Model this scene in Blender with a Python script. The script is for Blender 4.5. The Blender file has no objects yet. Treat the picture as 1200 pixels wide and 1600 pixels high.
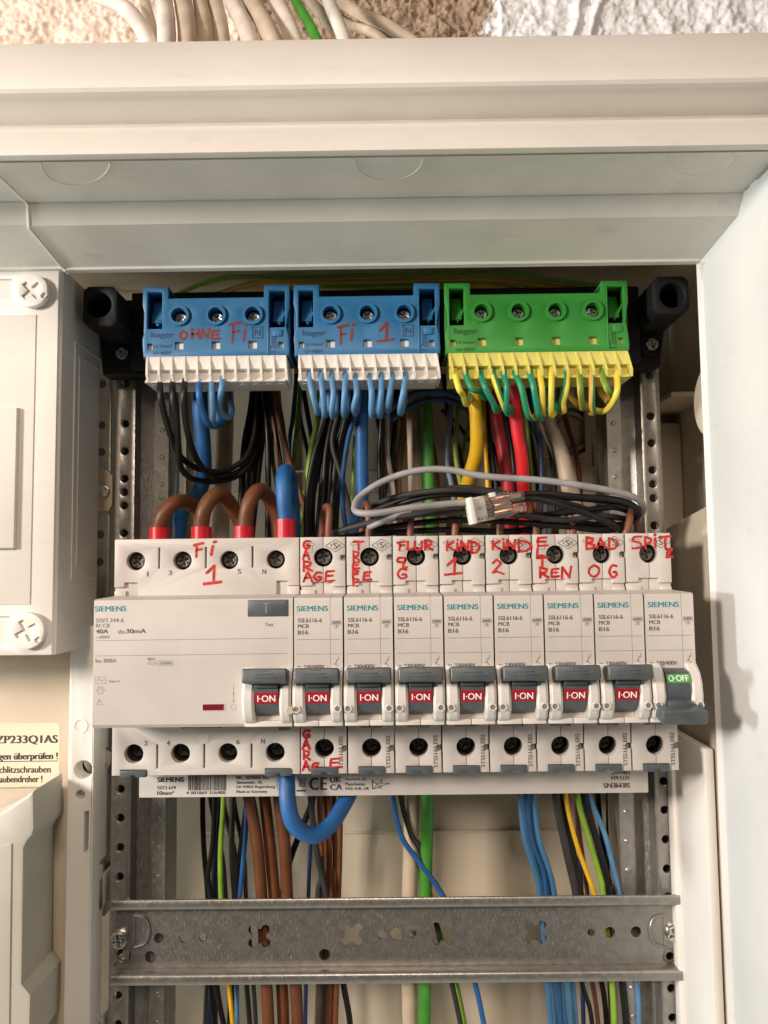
import bpy, bmesh, math, random
from mathutils import Vector, Matrix, noise
from mathutils.geometry import delaunay_2d_cdt
random.seed(7)
S = 0.001                                    # all lengths below are millimetres
scene = bpy.context.scene
col = scene.collection

# ------------------------------------------------------------------ camera
FPX = 1222.16; CAM = Vector((-1.5, -303.5, 32.2))
pit, yaw, rol = 0.0732, -0.00546, -0.01178
fwd = Vector((math.sin(yaw)*math.cos(pit), math.cos(yaw)*math.cos(pit), math.sin(pit)))
rt0 = Vector((math.cos(yaw), -math.sin(yaw), 0)); up0 = rt0.cross(fwd)
RT = rt0*math.cos(rol)+up0*math.sin(rol); UP = -rt0*math.sin(rol)+up0*math.cos(rol)
cd = bpy.data.cameras.new('camera'); cam = bpy.data.objects.new('camera', cd); col.objects.link(cam)
cam.matrix_world = Matrix(((RT.x, UP.x, -fwd.x, CAM.x*S), (RT.y, UP.y, -fwd.y, CAM.y*S), (RT.z, UP.z, -fwd.z, CAM.z*S), (0, 0, 0, 1)))
cd.sensor_fit = 'VERTICAL'; cd.sensor_height = 36; cd.sensor_width = 27; cd.lens = FPX/1600*36
cd.clip_start = 0.01; cd.clip_end = 50
scene.camera = cam
def P(px, py, Y):
    """point of the plane at depth Y that the camera sees at photo pixel px, py"""
    d = fwd+RT*((px-600)/FPX)-UP*((py-800)/FPX)
    return CAM+d*((Y-CAM.y)/d.y)
def mmpx(Y): return FPX/(Y-CAM.y)

# ------------------------------------------------------------------ light
w = bpy.data.worlds.new('World'); scene.world = w; w.use_nodes = True
wn = w.node_tree; bg = wn.nodes['Background']      # dim room, with a glow added below to brighten undersides
wt = wn.nodes.new('ShaderNodeTexCoord'); ws = wn.nodes.new('ShaderNodeSeparateXYZ'); wr = wn.nodes.new('ShaderNodeMapRange')
wr.inputs[1].default_value = -0.45; wr.inputs[2].default_value = -0.95; wr.inputs[3].default_value = 0.015; wr.inputs[4].default_value = 0.85
wn.links.new(wt.outputs['Generated'], ws.inputs[0]); wn.links.new(ws.outputs[2], wr.inputs[0]); wn.links.new(wr.outputs[0], bg.inputs[1])
bg.inputs[0].default_value = (1.0, 0.98, 0.84, 1)
def area(name, loc, target, size, power, color, sy=None, spread=180):
    l = bpy.data.lights.new(name, 'AREA'); l.energy = power; l.color = color; l.size = size*S
    if sy: l.shape = 'RECTANGLE'; l.size_y = sy*S
    l.spread = math.radians(spread)
    o = bpy.data.objects.new(name, l); col.objects.link(o); o.location = Vector(loc)*S
    o.rotation_euler = (Vector(target)-Vector(loc)).to_track_quat('-Z', 'Y').to_euler()
    return o
area('warm_room_lamp', (-780, -660, 235), (0, 0, 0), 150, 12.3, (1.0, 0.89, 0.80))
area('ceiling_lamp', (-60, -1450, 880), (0, 0, 80), 420, 13.5, (1.0, 0.80, 0.64))
area('side_window', (-1000, -135, 75), (130, -20, 0), 90, 6.5, (0.90, 1.0, 0.99))
scene.view_settings.view_transform = 'Standard'; scene.view_settings.look = 'None'
scene.view_settings.exposure = -0.05; scene.view_settings.gamma = 1
scene.view_settings.use_curve_mapping = False

# ------------------------------------------------------------------ materials
def mat(name, c, rough=0.45, metal=0.0, bump=0.0, bscale=900, var=0.06, vscale=30, c2=None, spec=0.5, trans=0.0, coat=0.0, grime=0.0):
    m = bpy.data.materials.new(name); m.use_nodes = True
    nt = m.node_tree; b = nt.nodes['Principled BSDF']
    b.inputs['Roughness'].default_value = rough; b.inputs['Metallic'].default_value = metal
    b.inputs['Specular IOR Level'].default_value = spec
    b.inputs['Transmission Weight'].default_value = trans
    b.inputs['Coat Weight'].default_value = coat
    tc = nt.nodes.new('ShaderNodeTexCoord')
    n = nt.nodes.new('ShaderNodeTexNoise'); n.inputs['Scale'].default_value = vscale; n.inputs['Detail'].default_value = 5
    nt.links.new(tc.outputs['Object'], n.inputs['Vector'])
    mx = nt.nodes.new('ShaderNodeMix'); mx.data_type = 'RGBA'
    mx.inputs[6].default_value = (*[v*(1-var) for v in c], 1)
    mx.inputs[7].default_value = (*(c2 or [min(1, v*(1+var)) for v in c]), 1)
    rp = nt.nodes.new('ShaderNodeMapRange'); rp.inputs[1].default_value = 0.35; rp.inputs[2].default_value = 0.65
    nt.links.new(n.outputs['Fac'], rp.inputs[0]); nt.links.new(rp.outputs[0], mx.inputs[0])
    nt.links.new(mx.outputs[2], b.inputs['Base Color'])
    if rough > 0.02:
        r2 = nt.nodes.new('ShaderNodeMapRange'); r2.inputs[3].default_value = rough*0.85; r2.inputs[4].default_value = min(1, rough*1.2)
        nt.links.new(n.outputs['Fac'], r2.inputs[0]); nt.links.new(r2.outputs[0], b.inputs['Roughness'])
    if grime:
        n3 = nt.nodes.new('ShaderNodeTexNoise'); n3.inputs['Scale'].default_value = 95; n3.inputs['Detail'].default_value = 9; n3.inputs['Roughness'].default_value = 0.72
        mp = nt.nodes.new('ShaderNodeMapping'); mp.inputs['Scale'].default_value = (0.6, 1, 1.6)
        nt.links.new(tc.outputs['Object'], mp.inputs[0]); nt.links.new(mp.outputs[0], n3.inputs['Vector'])
        r3 = nt.nodes.new('ShaderNodeMapRange'); r3.inputs[1].default_value = 0.58; r3.inputs[2].default_value = 0.72; r3.inputs[4].default_value = grime
        nt.links.new(n3.outputs['Fac'], r3.inputs[0])
        m3 = nt.nodes.new('ShaderNodeMix'); m3.data_type = 'RGBA'; nt.links.new(r3.outputs[0], m3.inputs[0]); nt.links.new(mx.outputs[2], m3.inputs[6])
        m3.inputs[7].default_value = (c[0]*.45, c[1]*.42, c[2]*.38, 1); nt.links.new(m3.outputs[2], b.inputs['Base Color'])
    if bump:
        n2 = nt.nodes.new('ShaderNodeTexNoise'); n2.inputs['Scale'].default_value = bscale; n2.inputs['Detail'].default_value = 3
        nt.links.new(tc.outputs['Object'], n2.inputs['Vector'])
        bp = nt.nodes.new('ShaderNodeBump'); bp.inputs['Strength'].default_value = bump; bp.inputs['Distance'].default_value = 0.0003
        nt.links.new(n2.outputs['Fac'], bp.inputs['Height']); nt.links.new(bp.outputs[0], b.inputs['Normal'])
    return m
def steel(name, c, rough):
    m = mat(name, c, rough, 0.7, 0.15, 900, 0.12, 260)
    nt = m.node_tree
    mp = nt.nodes.new('ShaderNodeMapping'); mp.inputs['Scale'].default_value = (2600, 2600, 420)
    tc = [n for n in nt.nodes if n.type == 'TEX_COORD'][0]
    n = nt.nodes.new('ShaderNodeTexNoise'); n.inputs['Scale'].default_value = 1; n.inputs['Detail'].default_value = 2
    nt.links.new(tc.outputs['Object'], mp.inputs[0]); nt.links.new(mp.outputs[0], n.inputs['Vector'])
    r = nt.nodes.new('ShaderNodeMapRange'); r.inputs[1].default_value = 0.52; r.inputs[2].default_value = 0.72
    r.inputs[3].default_value = rough*0.8; r.inputs[4].default_value = min(1, rough*1.7)
    b = nt.nodes['Principled BSDF']
    nt.links.new(n.outputs['Fac'], r.inputs[0]); nt.links.new(r.outputs[0], b.inputs['Roughness'])
    mx = [q for q in nt.nodes if q.type == 'MIX'][0]
    r3 = nt.nodes.new('ShaderNodeMapRange'); r3.inputs[1].default_value = 0.5; r3.inputs[2].default_value = 0.75
    nt.links.new(n.outputs['Fac'], r3.inputs[0])
    m2 = nt.nodes.new('ShaderNodeMix'); m2.data_type = 'RGBA'
    nt.links.new(r3.outputs[0], m2.inputs[0]); nt.links.new(mx.outputs[2], m2.inputs[6])
    m2.inputs[7].default_value = (c[0]*1.14, c[1]*1.14, c[2]*1.14, 1)
    nt.links.new(m2.outputs[2], b.inputs['Base Color'])
    return m
def two_tone(name, a, bcol, ph=0.0, w=0.5, rough=0.48):
    """wire insulation with a lengthwise second colour"""
    m = mat(name, a, rough, 0, 0.05, 500)
    nt = m.node_tree; b = nt.nodes['Principled BSDF']
    uv = nt.nodes.new('ShaderNodeUVMap'); sp = nt.nodes.new('ShaderNodeSeparateXYZ')
    nt.links.new(uv.outputs[0], sp.inputs[0])
    ad = nt.nodes.new('ShaderNodeMath'); ad.operation = 'ADD'; ad.inputs[1].default_value = ph
    fr = nt.nodes.new('ShaderNodeMath'); fr.operation = 'FRACT'
    lt = nt.nodes.new('ShaderNodeMath'); lt.operation = 'LESS_THAN'; lt.inputs[1].default_value = w
    nt.links.new(sp.outputs[0], ad.inputs[0]); nt.links.new(ad.outputs[0], fr.inputs[0]); nt.links.new(fr.outputs[0], lt.inputs[0])
    mx = nt.nodes.new('ShaderNodeMix'); mx.data_type = 'RGBA'
    mx.inputs[6].default_value = (*a, 1); mx.inputs[7].default_value = (*bcol, 1)
    nt.links.new(lt.outputs[0], mx.inputs[0]); nt.links.new(mx.outputs[2], b.inputs['Base Color'])
    return m
M = {}
M['cream'] = mat('cream cabinet plastic', (0.72, 0.69, 0.64), 0.42, bump=0.10, bscale=1500, var=0.03, vscale=25, grime=0.16)
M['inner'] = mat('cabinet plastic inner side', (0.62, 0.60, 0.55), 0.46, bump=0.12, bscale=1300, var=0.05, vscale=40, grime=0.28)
M['greybox'] = mat('shaded grey moulded plastic', (0.50, 0.48, 0.42), 0.5, bump=0.12, var=0.05, grime=0.2)  # greyed colour stands in for the shade over this box
M['recess'] = mat('recess plastic', (0.64, 0.56, 0.45), 0.5, bump=0.1, var=0.05)
M['warmlit_plate'] = mat('warm lit compartment plastic', (0.66, 0.55, 0.42), 0.5, bump=0.1, var=0.04)  # cream plastic; the tan puts warm light into the colour
M['side'] = mat('side frame plastic', (0.62, 0.615, 0.60), 0.42, bump=0.10, bscale=1500, var=0.03, vscale=25, grime=0.14)
M['back'] = mat('cabinet back plastic', (0.52, 0.44, 0.33), 0.5, bump=0.1, var=0.05)  # cream plastic darkened to deepen the shade inside
M['muted'] = mat('dusty cream plastic', (0.50, 0.42, 0.32), 0.6, bump=0.15, var=0.08)  # darker cream with slight mottling
M['device'] = mat('device housing light grey', (0.53, 0.49, 0.455), 0.42, bump=0.16, bscale=2600, var=0.03, vscale=60, grime=0.13)
M['cheek'] = mat('device housing glossy', (0.66, 0.63, 0.59), 0.3, bump=0.05, var=0.02)
M['slate'] = mat('slate grey plastic', (0.075, 0.088, 0.097), 0.4, bump=0.1, bscale=2500, var=0.12, vscale=200)
M['dark'] = mat('dark hole backing', (0.02, 0.02, 0.02), 0.5)  # also stands in for the shade behind the uprights
M['screwdark'] = mat('blackened screw', (0.10, 0.095, 0.085), 0.42, 0.4, 0.2, 1500)
M['screw'] = mat('zinc screw', (0.60, 0.58, 0.54), 0.3, 1.0, 0.2, 1500, 0.2, 300)
M['blackp'] = mat('black plastic', (0.011, 0.011, 0.012), 0.6, bump=0.1, spec=0.25)
M['blue'] = mat('blue block plastic', (0.026, 0.155, 0.33), 0.4, bump=0.12, bscale=1800, var=0.05)
M['blued'] = mat('blue block relief shade', (0.010, 0.06, 0.17), 0.45)  # darker blue paints the shade of the raised letters
M['green'] = mat('green block plastic', (0.032, 0.24, 0.034), 0.4, bump=0.12, bscale=1800, var=0.05)
M['greend'] = mat('green block relief shade', (0.012, 0.11, 0.014), 0.45)  # relief shading of the lettering, put into a darker green
M['whitep'] = mat('white clamp plastic', (0.72, 0.69, 0.64), 0.38, bump=0.05, var=0.03)
M['yellowp'] = mat('yellow clamp plastic', (0.66, 0.60, 0.15), 0.38, bump=0.05, var=0.03)
M['steel'] = steel('galvanised steel', (0.28, 0.27, 0.25), 0.36)
M['steeld'] = steel('galvanised steel upright', (0.34, 0.325, 0.30), 0.42)
M['teal'] = mat('teal print', (0.0, 0.22, 0.27), 0.5)
M['ink'] = mat('grey print', (0.10, 0.095, 0.09), 0.5)
M['inkl'] = mat('pale grey print', (0.21, 0.20, 0.19), 0.5)
M['inkd'] = mat('black print', (0.035, 0.033, 0.032), 0.5)
M['redpen'] = mat('red marker', (0.43, 0.013, 0.009), 0.5, var=0.4, vscale=700)
M['redpend'] = mat('dark red marker on colour', (0.20, 0.018, 0.012), 0.5, var=0.2, vscale=500)
M['redlab'] = mat('red label', (0.33, 0.006, 0.018), 0.4)
M['grnlab'] = mat('green label', (0.05, 0.36, 0.05), 0.4)
M['white'] = mat('white print', (0.85, 0.85, 0.82), 0.5)
M['sleeve'] = mat('red sleeve', (0.48, 0.010, 0.022), 0.35, bump=0.03)
M['windowred'] = mat('dark red window', (0.15, 0.008, 0.018), 0.3)
M['scuff'] = mat('brown scuff', (0.28, 0.12, 0.08), 0.7, var=0.4, vscale=900)
M['copper'] = mat('copper strip', (0.75, 0.36, 0.22), 0.3, 1.0)
M['sticker'] = mat('cream sticker', (0.70, 0.60, 0.45), 0.55, var=0.03)
wc = {'w_blue': (0.012, 0.10, 0.30), 'w_lblue': (0.085, 0.22, 0.40), 'w_dblue': (0.01, 0.06, 0.17), 'w_navy': (0.008, 0.02, 0.09),
      'w_brown': (0.135, 0.045, 0.014), 'w_rbrown': (0.20, 0.07, 0.038), 'w_black': (0.009, 0.0085, 0.0085), 'w_grey': (0.27, 0.26, 0.26),
      'w_dgrey': (0.035, 0.034, 0.033), 'w_red': (0.62, 0.012, 0.02), 'w_dred': (0.35, 0.006, 0.012), 'w_green': (0.05, 0.25, 0.025),
      'w_lime': (0.20, 0.36, 0.03), 'w_yellow': (0.72, 0.42, 0.01), 'w_beige': (0.50, 0.40, 0.30), 'w_white': (0.62, 0.58, 0.52),
      'w_pale': (0.68, 0.60, 0.54), 'w_tan': (0.50, 0.41, 0.32), 'w_slate': (0.12, 0.17, 0.22)}
for k, c in wc.items(): M[k] = mat('insulation '+k[2:], c, 0.5 if k != 'w_black' else 0.42, 0, 0.12, 350, 0.16, 90, spec=0.5 if k not in ('w_black', 'w_dgrey') else 0.3)
GR = (0.012, 0.22, 0.10); YE = (0.70, 0.56, 0.06)
for i, ph in enumerate((0.0, 0.25, 0.5, 0.75)): M['gy%d' % i] = two_tone('green and yellow insulation', GR, YE, ph)
M['gyw'] = two_tone('yellow insulation with green edge', (0.62, 0.37, 0.008), (0.03, 0.22, 0.03), 0.40, 0.22)
g = bpy.data.materials.new('clear plastic'); g.use_nodes = True; b = g.node_tree.nodes['Principled BSDF']
b.inputs['Transmission Weight'].default_value = 0.92; b.inputs['Roughness'].default_value = 0.08; b.inputs['IOR'].default_value = 1.3
b.inputs['Base Color'].default_value = (0.9, 0.9, 0.88, 1); M['clear'] = g

# ------------------------------------------------------------------ helpers
def tag(o, label=None, cat=None, group=None, kind=None):
    if label: o['label'] = label
    if cat: o['category'] = cat
    if group: o['group'] = group
    if kind: o['kind'] = kind
    return o
def thing(name, loc, label, cat, group=None, kind=None):
    o = bpy.data.objects.new(name, None); col.objects.link(o); o.location = Vector(loc)*S
    o.empty_display_size = 0.01
    return tag(o, label, cat, group, kind)
def rot(v, axis, a): return Matrix.Rotation(a, 3, axis) @ v
class MB:
    def __init__(s, o=(0, 0, 0)): s.v = []; s.f = []; s.uv = {}; s.o = Vector(o)
    def add(s, vs, fs, uvs=None):
        n = len(s.v); s.v += [Vector(v) for v in vs]
        for i, f in enumerate(fs):
            if uvs: s.uv[len(s.f)] = uvs[i]
            s.f.append([n+k for k in f])
        return s
    def box(s, x0, x1, y0, y1, z0, z1, bev=0.0, seg=2, m=None):
        bm = bmesh.new(); bmesh.ops.create_cube(bm, size=1)
        for v in bm.verts: v.co = Vector(((x0+x1)/2+v.co.x*(x1-x0), (y0+y1)/2+v.co.y*(y1-y0), (z0+z1)/2+v.co.z*(z1-z0)))
        if bev > 0:
            bev = min(bev, 0.45*min(x1-x0, y1-y0, z1-z0))
            bmesh.ops.bevel(bm, geom=bm.edges[:], offset=bev, segments=seg, profile=0.5, affect='EDGES')
        bm.verts.index_update()
        vs = [(m @ v.co if m else v.co.copy()) for v in bm.verts]; fs = [[v.index for v in f.verts] for f in bm.faces]; bm.free()
        return s.add(vs, fs)
    def cyl(s, c, axis, r, h, n=28, r2=None, bev=0.0, hole=0.0, cap=True):
        """cylinder from c along axis for h; optional bore"""
        c = Vector(c); a = Vector(axis).normalized(); t = a.orthogonal().normalized(); u = a.cross(t); r2 = r if r2 is None else r2
        if hole: rings = [(hole, h), (hole, 0), (r, 0), (r2, h), (hole, h)]
        elif bev: rings = [(r, 0), (r2, h-bev), (r2-bev*0.3, h-bev*0.3), (r2-bev, h)]
        else: rings = [(r, 0), (r2, h)]
        vs = [c+a*hh+(t*math.cos(2*math.pi*i/n)+u*math.sin(2*math.pi*i/n))*rr for rr, hh in rings for i in range(n)]
        fs = [[k*n+i, k*n+(i+1) % n, (k+1)*n+(i+1) % n, (k+1)*n+i] for k in range(len(rings)-1) for i in range(n)]
        if not hole and cap: fs += [list(range(n))[::-1], [(len(rings)-1)*n+i for i in range(n)]]
        return s.add(vs, fs)
    def prof(s, pts, x0, x1, closed=True):
        """profile of (y,z) points swept along x"""
        n = len(pts); vs = [(x0, y, z) for y, z in pts]+[(x1, y, z) for y, z in pts]
        m = n if closed else n-1
        fs = [[i, (i+1) % n, n+(i+1) % n, n+i] for i in range(m)]
        if closed: fs += [list(range(n))[::-1], list(range(n, 2*n))]
        return s.add(vs, fs)
    def profz(s, pts, z0, z1, closed=True):
        n = len(pts); vs = [(x, y, z0) for x, y in pts]+[(x, y, z1) for x, y in pts]
        m = n if closed else n-1
        fs = [[i, (i+1) % n, n+(i+1) % n, n+i] for i in range(m)]
        if closed: fs += [list(range(n))[::-1], list(range(n, 2*n))]
        return s.add(vs, fs)
    def plate(s, loops, y0, y1, bev=0.0):
        """solid sheet facing -Y at y0, back at y1; loops[0] outer, others holes, (x,z) points"""
        lps = []
        for k, L in enumerate(loops):
            ar = sum(L[i][0]*L[(i+1) % len(L)][1]-L[(i+1) % len(L)][0]*L[i][1] for i in range(len(L)))
            if (ar > 0) == (k > 0): L = L[::-1]          # outer CCW, holes CW
            lps.append([Vector(p) for p in L])
        def offset(L, d):
            out = []
            for i in range(len(L)):
                a, b, c = L[i-1], L[i], L[(i+1) % len(L)]
                e1 = (b-a).normalized(); e2 = (c-b).normalized()
                n1 = Vector((-e1.y, e1.x)); n2 = Vector((-e2.y, e2.x)); n = n1+n2
                n = n/max(0.35, n.length_squared)*2 if n.length > 1e-6 else n1
                out.append(b+n*d)
            return out
        steps = [(0, y1)]
        if bev: steps += [(0, y0+bev), (bev*0.3, y0+bev*0.3), (bev, y0)]
        else: steps += [(0, y0)]
        for L in lps:
            rings = [(offset(L, d), y) for d, y in steps]; n = len(L)
            vs = [(p.x, y, p.y) for R_, y in rings for p in R_]
            fs = [[k*n+i, k*n+(i+1) % n, (k+1)*n+(i+1) % n, (k+1)*n+i] for k in range(len(rings)-1) for i in range(n)]
            s.add(vs, fs)
        for d, y, flip in ((steps[-1][0], y0, False), (0, y1, True)):
            LL = [offset(L, d) for L in lps]
            vs = [p for L in LL for p in L]; ed = []; k = 0
            for L in LL: ed += [(k+i, k+(i+1) % len(L)) for i in range(len(L))]; k += len(L)
            r = delaunay_2d_cdt(vs, ed, [], 0, 1e-5)
            def inside(q):
                c = False
                for L in LL:
                    for i in range(len(L)):
                        a, b = L[i], L[(i+1) % len(L)]
                        if (a.y > q.y) != (b.y > q.y) and q.x < (b.x-a.x)*(q.y-a.y)/(b.y-a.y)+a.x: c = not c
                return c
            fs = [f[::-1] if flip else f for f in r[2] if inside(sum((r[0][i] for i in f), Vector((0, 0)))/len(f))]
            s.add([(p.x, y, p.y) for p in r[0]], fs)
        return s
    def tube(s, pts, r, n=14, smooth=True, twist=0.0, caps=True, r2=None, sub=6):
        pts = [Vector(p) for p in pts]
        if smooth and len(pts) > 2:
            q = [pts[0]*2-pts[1]]+pts+[pts[-1]*2-pts[-2]]; o = []
            for i in range(1, len(q)-2):
                for k in range(sub):
                    t = k/sub; a, b, c, d = q[i-1:i+3]
                    o.append(0.5*((2*b)+(c-a)*t+(2*a-5*b+4*c-d)*t*t+(3*b-a-3*c+d)*t**3))
            o.append(pts[-1]); pts = o
        t0 = (pts[1]-pts[0]).normalized(); nrm = t0.cross(Vector((1, 0.001, 0.01)))
        nrm = (nrm if nrm.length > 0.2 else t0.cross(Vector((0, 0, 1)))).normalized()
        # start frame: u=0 faces the viewer (-Y)
        yv = Vector((0, -1, 0)); yv = yv-t0*yv.dot(t0)
        if yv.length > 0.2: nrm = yv.normalized()
        vs = []; L = 0; Ls = []
        for i, p in enumerate(pts):
            t = (pts[min(i+1, len(pts)-1)]-pts[max(i-1, 0)]).normalized()
            nrm = (nrm-t*nrm.dot(t)).normalized(); bn = t.cross(nrm)
            if i: L += (p-pts[i-1]).length
            Ls.append(L)
            rr = r if r2 is None else r+(r2-r)*i/(len(pts)-1)
            for k in range(n):
                a = 2*math.pi*k/n+twist*L
                vs.append(p+(nrm*math.cos(a)+bn*math.sin(a))*rr)
        fs = []; uv = []
        for i in range(len(pts)-1):
            for k in range(n):
                fs.append([i*n+k, i*n+(k+1) % n, (i+1)*n+(k+1) % n, (i+1)*n+k])
                u0, u1 = k/n, (k+1)/n
                uv.append([(u0, Ls[i]), (u1, Ls[i]), (u1, Ls[i+1]), (u0, Ls[i+1])])
        if caps:
            fs += [list(range(n))[::-1], [(len(pts)-1)*n+k for k in range(n)]]; uv += [[(0, 0)]*n, [(0, 0)]*n]
        return s.add(vs, fs, uv)
    def ribbon(s, pts, w, y, th=0.03):
        """pen stroke on a vertical face, (x,z) points with round ends"""
        pts = [Vector(p) for p in pts]
        def disc(c, r):
            n = 10; k = len(s.v)
            s.v += [Vector((c.x, y, c.y))]+[Vector((c.x+r*math.cos(6.2832*i/n), y, c.y+r*math.sin(6.2832*i/n))) for i in range(n)]
            s.f += [[k, k+1+(i), k+1+(i+1) % n] for i in range(n)]
        for i, p in enumerate(pts):
            yy = y; y = yy-0.002*(i % 3); disc(p, w/2*random.uniform(0.85, 1.12)); y = yy
            if i:
                a = pts[i-1]; d = (p-a)
                if d.length < 1e-6: continue
                n_ = Vector((-d.y, d.x)).normalized()*w/2
                k1 = random.uniform(.75, 1.15) if w > .4 else 1; k2 = random.uniform(.8, 1.2) if w > .4 else 1; md = (a+p)/2
                s.add([(q.x, y-0.001*(i % 4)-0.0005, q.y) for q in (a+n_*k1, a-n_*k1, md-n_*k2, p-n_*k1, p+n_*k1, md+n_)], [[0, 1, 2, 5], [5, 2, 3, 4]])
        return s
    def build(s, name, m, parent=None, smooth=35, loc=None):
        o3 = s.o if loc is None else Vector(loc)
        me = bpy.data.meshes.new(name); me.from_pydata([(v-o3)*S for v in s.v], [], s.f)
        if s.uv:
            ul = me.uv_layers.new(name='UVMap')
            for pi, p in enumerate(me.polygons):
                if pi in s.uv:
                    for k, li in enumerate(p.loop_indices): ul.data[li].uv = s.uv[pi][k]
        bm = bmesh.new(); bm.from_mesh(me); bmesh.ops.remove_doubles(bm, verts=bm.verts, dist=1e-7)
        bmesh.ops.recalc_face_normals(bm, faces=bm.faces); bm.to_mesh(me); bm.free()
        me.materials.append(m)
        if smooth:
            for p in me.polygons: p.use_smooth = True
            me.set_sharp_from_angle(angle=math.radians(smooth))
        ob = bpy.data.objects.new(name, me); col.objects.link(ob)
        if parent: ob.parent = parent
        else: ob.location = o3*S
        return ob
def circ(x, z, r, n=28, a0=0): return [(x+r*math.cos(a0+2*math.pi*i/n), z+r*math.sin(a0+2*math.pi*i/n)) for i in range(n)]
def rect(x0, x1, z0, z1): return [(x0, z0), (x1, z0), (x1, z1), (x0, z1)]
_tc = {}
def text_geo(t, bold, sp):
    k = (t, bold, sp)
    if k not in _tc:
        cu = bpy.data.curves.new('t', 'FONT'); cu.body = t; cu.offset = bold; cu.size = 1; cu.resolution_u = 3; cu.space_character = sp
        ob = bpy.data.objects.new('t', cu); col.objects.link(ob)
        dg = bpy.context.evaluated_depsgraph_get(); me = bpy.data.meshes.new_from_object(ob.evaluated_get(dg))
        vs = [(v.co.x, v.co.y) for v in me.vertices]; fs = [list(p.vertices) for p in me.polygons]
        bpy.data.objects.remove(ob); bpy.data.curves.remove(cu); bpy.data.meshes.remove(me)
        x0 = min(v[0] for v in vs); x1 = max(v[0] for v in vs); z0 = min(v[1] for v in vs); z1 = max(v[1] for v in vs)
        _tc[k] = ([((x-x0)/(x1-x0), (z-z0)/(z1-z0)) for x, z in vs], fs)
    return _tc[k]
def text(mb, t, x0, x1, z0, z1, y, bold=0.01, vert=0, sp=1.0, ang=0.0):
    """lettering fitted to a box on the plane y; vert=1 reads upwards"""
    vs, fs = text_geo(t, 0, sp); out = []
    for a, b_ in vs:
        if vert == 1: x, z = x1-(x1-x0)*b_, z0+(z1-z0)*a
        elif vert == 2: x, z = x1-(x1-x0)*a, z1-(z1-z0)*b_     # upside down
        else: x, z = x0+(x1-x0)*a, z0+(z1-z0)*b_
        out.append((x, y, z))
    mb.add(out, fs)
    h = (x1-x0) if vert == 1 else (z1-z0)
    for k, sh in enumerate((-1, 1)):                     # heavier strokes
        d = sh*h*(0.040+bold)
        mb.add([(x+(0 if vert == 1 else d), y+.004*(k+1), z+(d if vert == 1 else 0)) for x, y, z in out], fs)
def pbox(px0, py0, px1, py1, Y):
    a = P(px0, py1, Y); b = P(px1, py0, Y); c = P(px0, py0, Y); d = P(px1, py1, Y)
    return (a.x+c.x)/2, (b.x+d.x)/2, (a.z+d.z)/2, (b.z+c.z)/2
def ptext(mb, t, px0, py0, px1, py1, Y, **k):
    x0, x1, z0, z1 = pbox(px0, py0, px1, py1, Y); text(mb, t, x0, x1, z0, z1, Y-0.06, **k)
STR = {  # handwriting strokes in a unit box, y upwards
 'A': [[(0, 0), (.45, 1), (.95, 0)], [(.15, .38), (.85, .4)]], 'B': [[(.1, 0), (.12, 1), (.8, .85), (.7, .58), (.15, .5), (.9, .35), (.8, .05), (.05, 0)]],
 'C': [[(.95, .9), (.4, .95), (.08, .5), (.3, .05), (.95, .1)]], 'D': [[(.1, 0), (.12, 1), (.8, .8), (.95, .4), (.6, .05), (.05, 0)]],
 'E': [[(.9, .95), (.2, .9), (.12, .5), (.75, .55)], [(.12, .5), (.1, .05), (.95, .12)]], 'F': [[(.25, 0), (.3, .9)], [(.0, .88), (.95, 1)], [(.28, .5), (.8, .55)]],
 'G': [[(.9, .9), (.4, .98), (.08, .45), (.4, .02), (.85, .15), (.8, .45), (.5, .42)]], 'H': [[(.1, 0), (.15, 1)], [(.9, 0), (.85, 1)], [(.1, .45), (.9, .55)]],
 'I': [[(.5, 0), (.52, .72)], [(.5, 1.0), (.62, 1.05)]], 'K': [[(.12, 0), (.15, 1)], [(.9, 1), (.18, .48), (.95, 0)]], 'L': [[(.15, 1), (.1, .05), (.95, .08)]],
 'N': [[(.05, 0), (.12, 1), (.8, .05), (.95, 1)]], 'O': [[(.5, 1), (.1, .7), (.1, .25), (.5, 0), (.9, .3), (.88, .75), (.5, 1)]],
 'P': [[(.15, 0), (.15, 1), (.85, .85), (.75, .5), (.15, .42)]], 'R': [[(.12, 0), (.12, 1), (.85, .85), (.7, .5), (.15, .45), (.95, 0)]],
 'S': [[(.9, .95), (.3, .95), (.15, .65), (.8, .45), (.8, .1), (.1, .02)]], 'T': [[(.5, 0), (.5, .95)], [(0, .93), (1, 1)]],
 'U': [[(.08, 1), (.12, .2), (.5, 0), (.88, .25), (.92, 1)]], 'Z': [[(.1, .95), (.9, 1), (.1, .05), (.95, .05)]],
 '1': [[(.15, .6), (.62, 1), (.55, .05)], [(0, 0), (1, .1)]], '2': [[(.1, .75), (.45, 1), (.8, .75), (.1, .1), (.4, .2), (1, .0)]],
 'q': [[(.9, .9), (.3, .95), (.1, .6), (.7, .55), (.9, .85), (.6, .1), (.95, 0)]], 'i': [[(.4, 0), (.6, .65)], [(.7, .95), (.95, 1.0)]]}
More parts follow.
